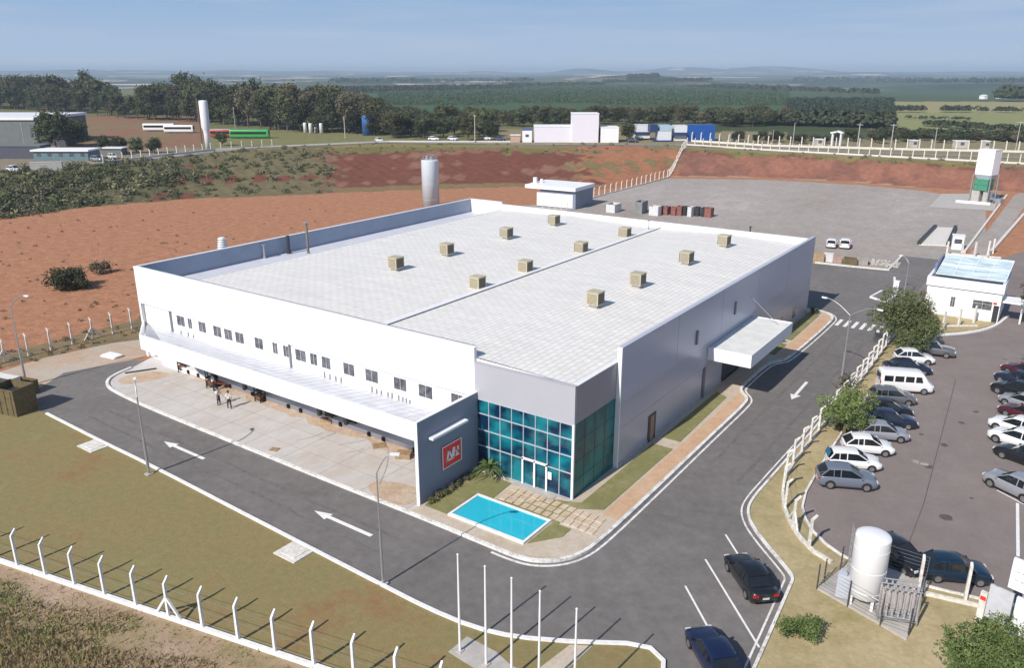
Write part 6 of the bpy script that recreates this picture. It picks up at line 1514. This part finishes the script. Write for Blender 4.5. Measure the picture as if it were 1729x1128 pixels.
# curved street spur of rubble road on the right
sheet('access_road', GS([(1638, 428), (1668, 436), (1729, 350), (1729, 322), (1712, 330)]), -.001, GRAV, 'gravel access road climbing at the right edge')
b = MB(); strip(b, GS([(1664, 437), (1729, 362)]), .5, -.04, .35); strip(b, GS([(1628, 427), (1700, 330)]), .4, -.04, .3); structure('access_kerb', b, DIRTYW, 'pale kerbs of the gravel access road')

# ------------------------------------------------------------------ people at the dock
SKIN = mat('skin', (.36, .20, .13), .6, var=.05); HAIR = mat('dark_hair', (.02, .015, .012), .6); SHIRT = mat('white_shirt', (.74, .74, .76), .8, var=.04); TROU = mat('dark_trousers', (.03, .03, .045), .8, var=.1); SHOE = mat('shoe', (.02, .018, .016), .6)
def skin_mesh(name, V, E, Rd, m, parent, root=0, lv=2):
    me = bpy.data.meshes.new(name); me.from_pydata(V, E, []); me.materials.append(m); o = link(name, me, parent)
    md = o.modifiers.new('skin', 'SKIN')
    if not me.skin_vertices: me.attributes
    sk = me.skin_vertices
    if len(sk) == 0:
        bpy.context.view_layer.objects.active = o
    for i, r_ in enumerate(Rd):
        try: me.skin_vertices[0].data[i].radius = (r_, r_)
        except Exception: pass
    me.skin_vertices[0].data[root].use_root = True
    md.use_smooth_shade = True
    s = o.modifiers.new('sub', 'SUBSURF'); s.levels = 1; s.render_levels = lv; return o
def person(x, y, z, hd, lab, arm=(.25, -.1), stride=.12, shirt=SHIRT, trou=TROU):
    t = thing('person', lab, 'person', (x, y, z), hd)
    V = [(0, 0, .95), (0, 0, 1.12), (.01, 0, 1.34), (.01, 0, 1.46), (.02, 0, 1.54), (.03, 0, 1.63), (.02, 0, 1.74), (.125, 0, 1.60)]
    E = [(0, 1), (1, 2), (2, 3), (3, 4), (4, 5), (5, 6)]; Rd = [.135, .125, .15, .075, .058, .085, .072, .01]
    V.pop(); Rd.pop(); V.append((.118, 0, 1.605)); Rd.append(.014); E.append((5, 7))
    for s, sw_ in ((1, stride), (-1, -stride)):
        b0 = len(V); V += [(0, s * .09, .88), (sw_ * .5 + .02, s * .10, .49), (sw_, s * .10, .09), (sw_ + .15, s * .11, .045)]; Rd += [.088, .060, .042, .036]; E += [(0, b0), (b0, b0 + 1), (b0 + 1, b0 + 2), (b0 + 2, b0 + 3)]
    for s, aw in ((1, arm[0]), (-1, arm[1])):
        b0 = len(V); hx, hz = aw * 1.1 + .04, .84 + abs(aw) * .3
        V += [(0, s * .18, 1.42), (aw * .45, s * .225, 1.14), (hx * .9, s * .235, hz + .07), (hx, s * .235, hz)]; Rd += [.058, .042, .030, .034]; E += [(2, b0), (b0, b0 + 1), (b0 + 1, b0 + 2), (b0 + 2, b0 + 3)]
        for k in range(4):
            f0 = len(V); yy = s * .235 + (k - 1.5) * .0; xx = hx + (k - 1.5) * .020; l_ = (.062, .072, .068, .052)[k]
            V += [(xx, yy, hz - .045), (xx + .008, yy - s * .01, hz - .045 - l_)]; Rd += [.010, .008]; E += [(b0 + 3, f0), (f0, f0 + 1)]
        f0 = len(V); V += [(hx + .042, s * .225, hz - .012), (hx + .055, s * .22, hz - .055)]; Rd += [.011, .009]; E += [(b0 + 3, f0), (f0, f0 + 1)]
    skin_mesh('body', V, E, Rd, SKIN, t)
    # shirt over torso and upper arms, trousers over hips and legs
    Vs = [(0, 0, .93), (0, 0, 1.12), (.01, 0, 1.34), (.01, 0, 1.44)]; Es = [(0, 1), (1, 2), (2, 3)]; Rs = [.158, .148, .165, .09]
    for s, aw in ((1, arm[0]), (-1, arm[1])):
        b0 = len(Vs); Vs += [(0, s * .18, 1.42), (aw * .45, s * .225, 1.16)]; Rs += [.078, .062]; Es += [(2, b0), (b0, b0 + 1)]
    skin_mesh('shirt', Vs, Es, Rs, shirt, t)
    Vt = [(0, 0, .95), (0, 0, 1.02)]; Et = [(0, 1)]; Rt = [.15, .142]
    for s, sw_ in ((1, stride), (-1, -stride)):
        b0 = len(Vt); Vt += [(0, s * .09, .86), (sw_ * .5 + .02, s * .10, .49), (sw_, s * .10, .12)]; Rt += [.102, .078, .062]; Et += [(0, b0), (b0, b0 + 1), (b0 + 1, b0 + 2)]
    skin_mesh('trousers', Vt, Et, Rt, trou, t)
    h = MB(); h.lathe([(.10, -.02), (.112, .03), (.10, .09), (.06, .13), (.005, .145)], 14, Matrix.Translation((.005, 0, 1.68))); part('hair', h, HAIR, t)
    e = MB()
    for s in (-1, 1):
        e.box(.098, .108, s * .034 - .012, s * .034 + .012, 1.645, 1.657); h2 = MB()
    e.box(.100, .107, -.022, .022, 1.568, 1.577); part('face_detail', e, HAIR, t)
    h = MB()
    for s, sw_ in ((1, stride), (-1, -stride)): h.tube([(sw_ - .05, s * .10, .045), (sw_ + .08, s * .105, .05), (sw_ + .19, s * .11, .035)], [.05, .05, .032], 8)
    part('shoes', h, SHOE, t); return t
x, y = G(370, 684); person(x, y, .012, R(20), 'person in white shirt and dark trousers standing left of the pair in the yard', (.3, .05), .06)
x, y = G(388, 690); person(x, y, .012, R(160), 'person in white shirt and dark trousers walking on the right of the pair', (.2, -.22), .2)
x, y = G(361, 660); person(x, y, .012, R(80), 'person in white top standing by the dark rack behind the pair', (.1, .1), .03)

# ------------------------------------------------------------------ air
b = MB(); b.box(-64000, 64000, -64000, 64000, -40, 72)
hz = part('haze', b, []); hz['kind'] = 'stuff'; hz['label'] = 'thin bluish haze over the plain'
hm = bpy.data.materials.new('haze_air'); hm.use_nodes = True; n = hm.node_tree.nodes; n.remove(n['Principled BSDF'])
pv = n.new('ShaderNodeVolumePrincipled'); pv.inputs['Color'].default_value = (.66, .82, 1.0, 1); pv.inputs['Density'].default_value = 1.8e-4; pv.inputs['Anisotropy'].default_value = 0.0
hm.node_tree.links.new(pv.outputs[0], n['Material Output'].inputs['Volume']); hz.data.materials.append(hm)
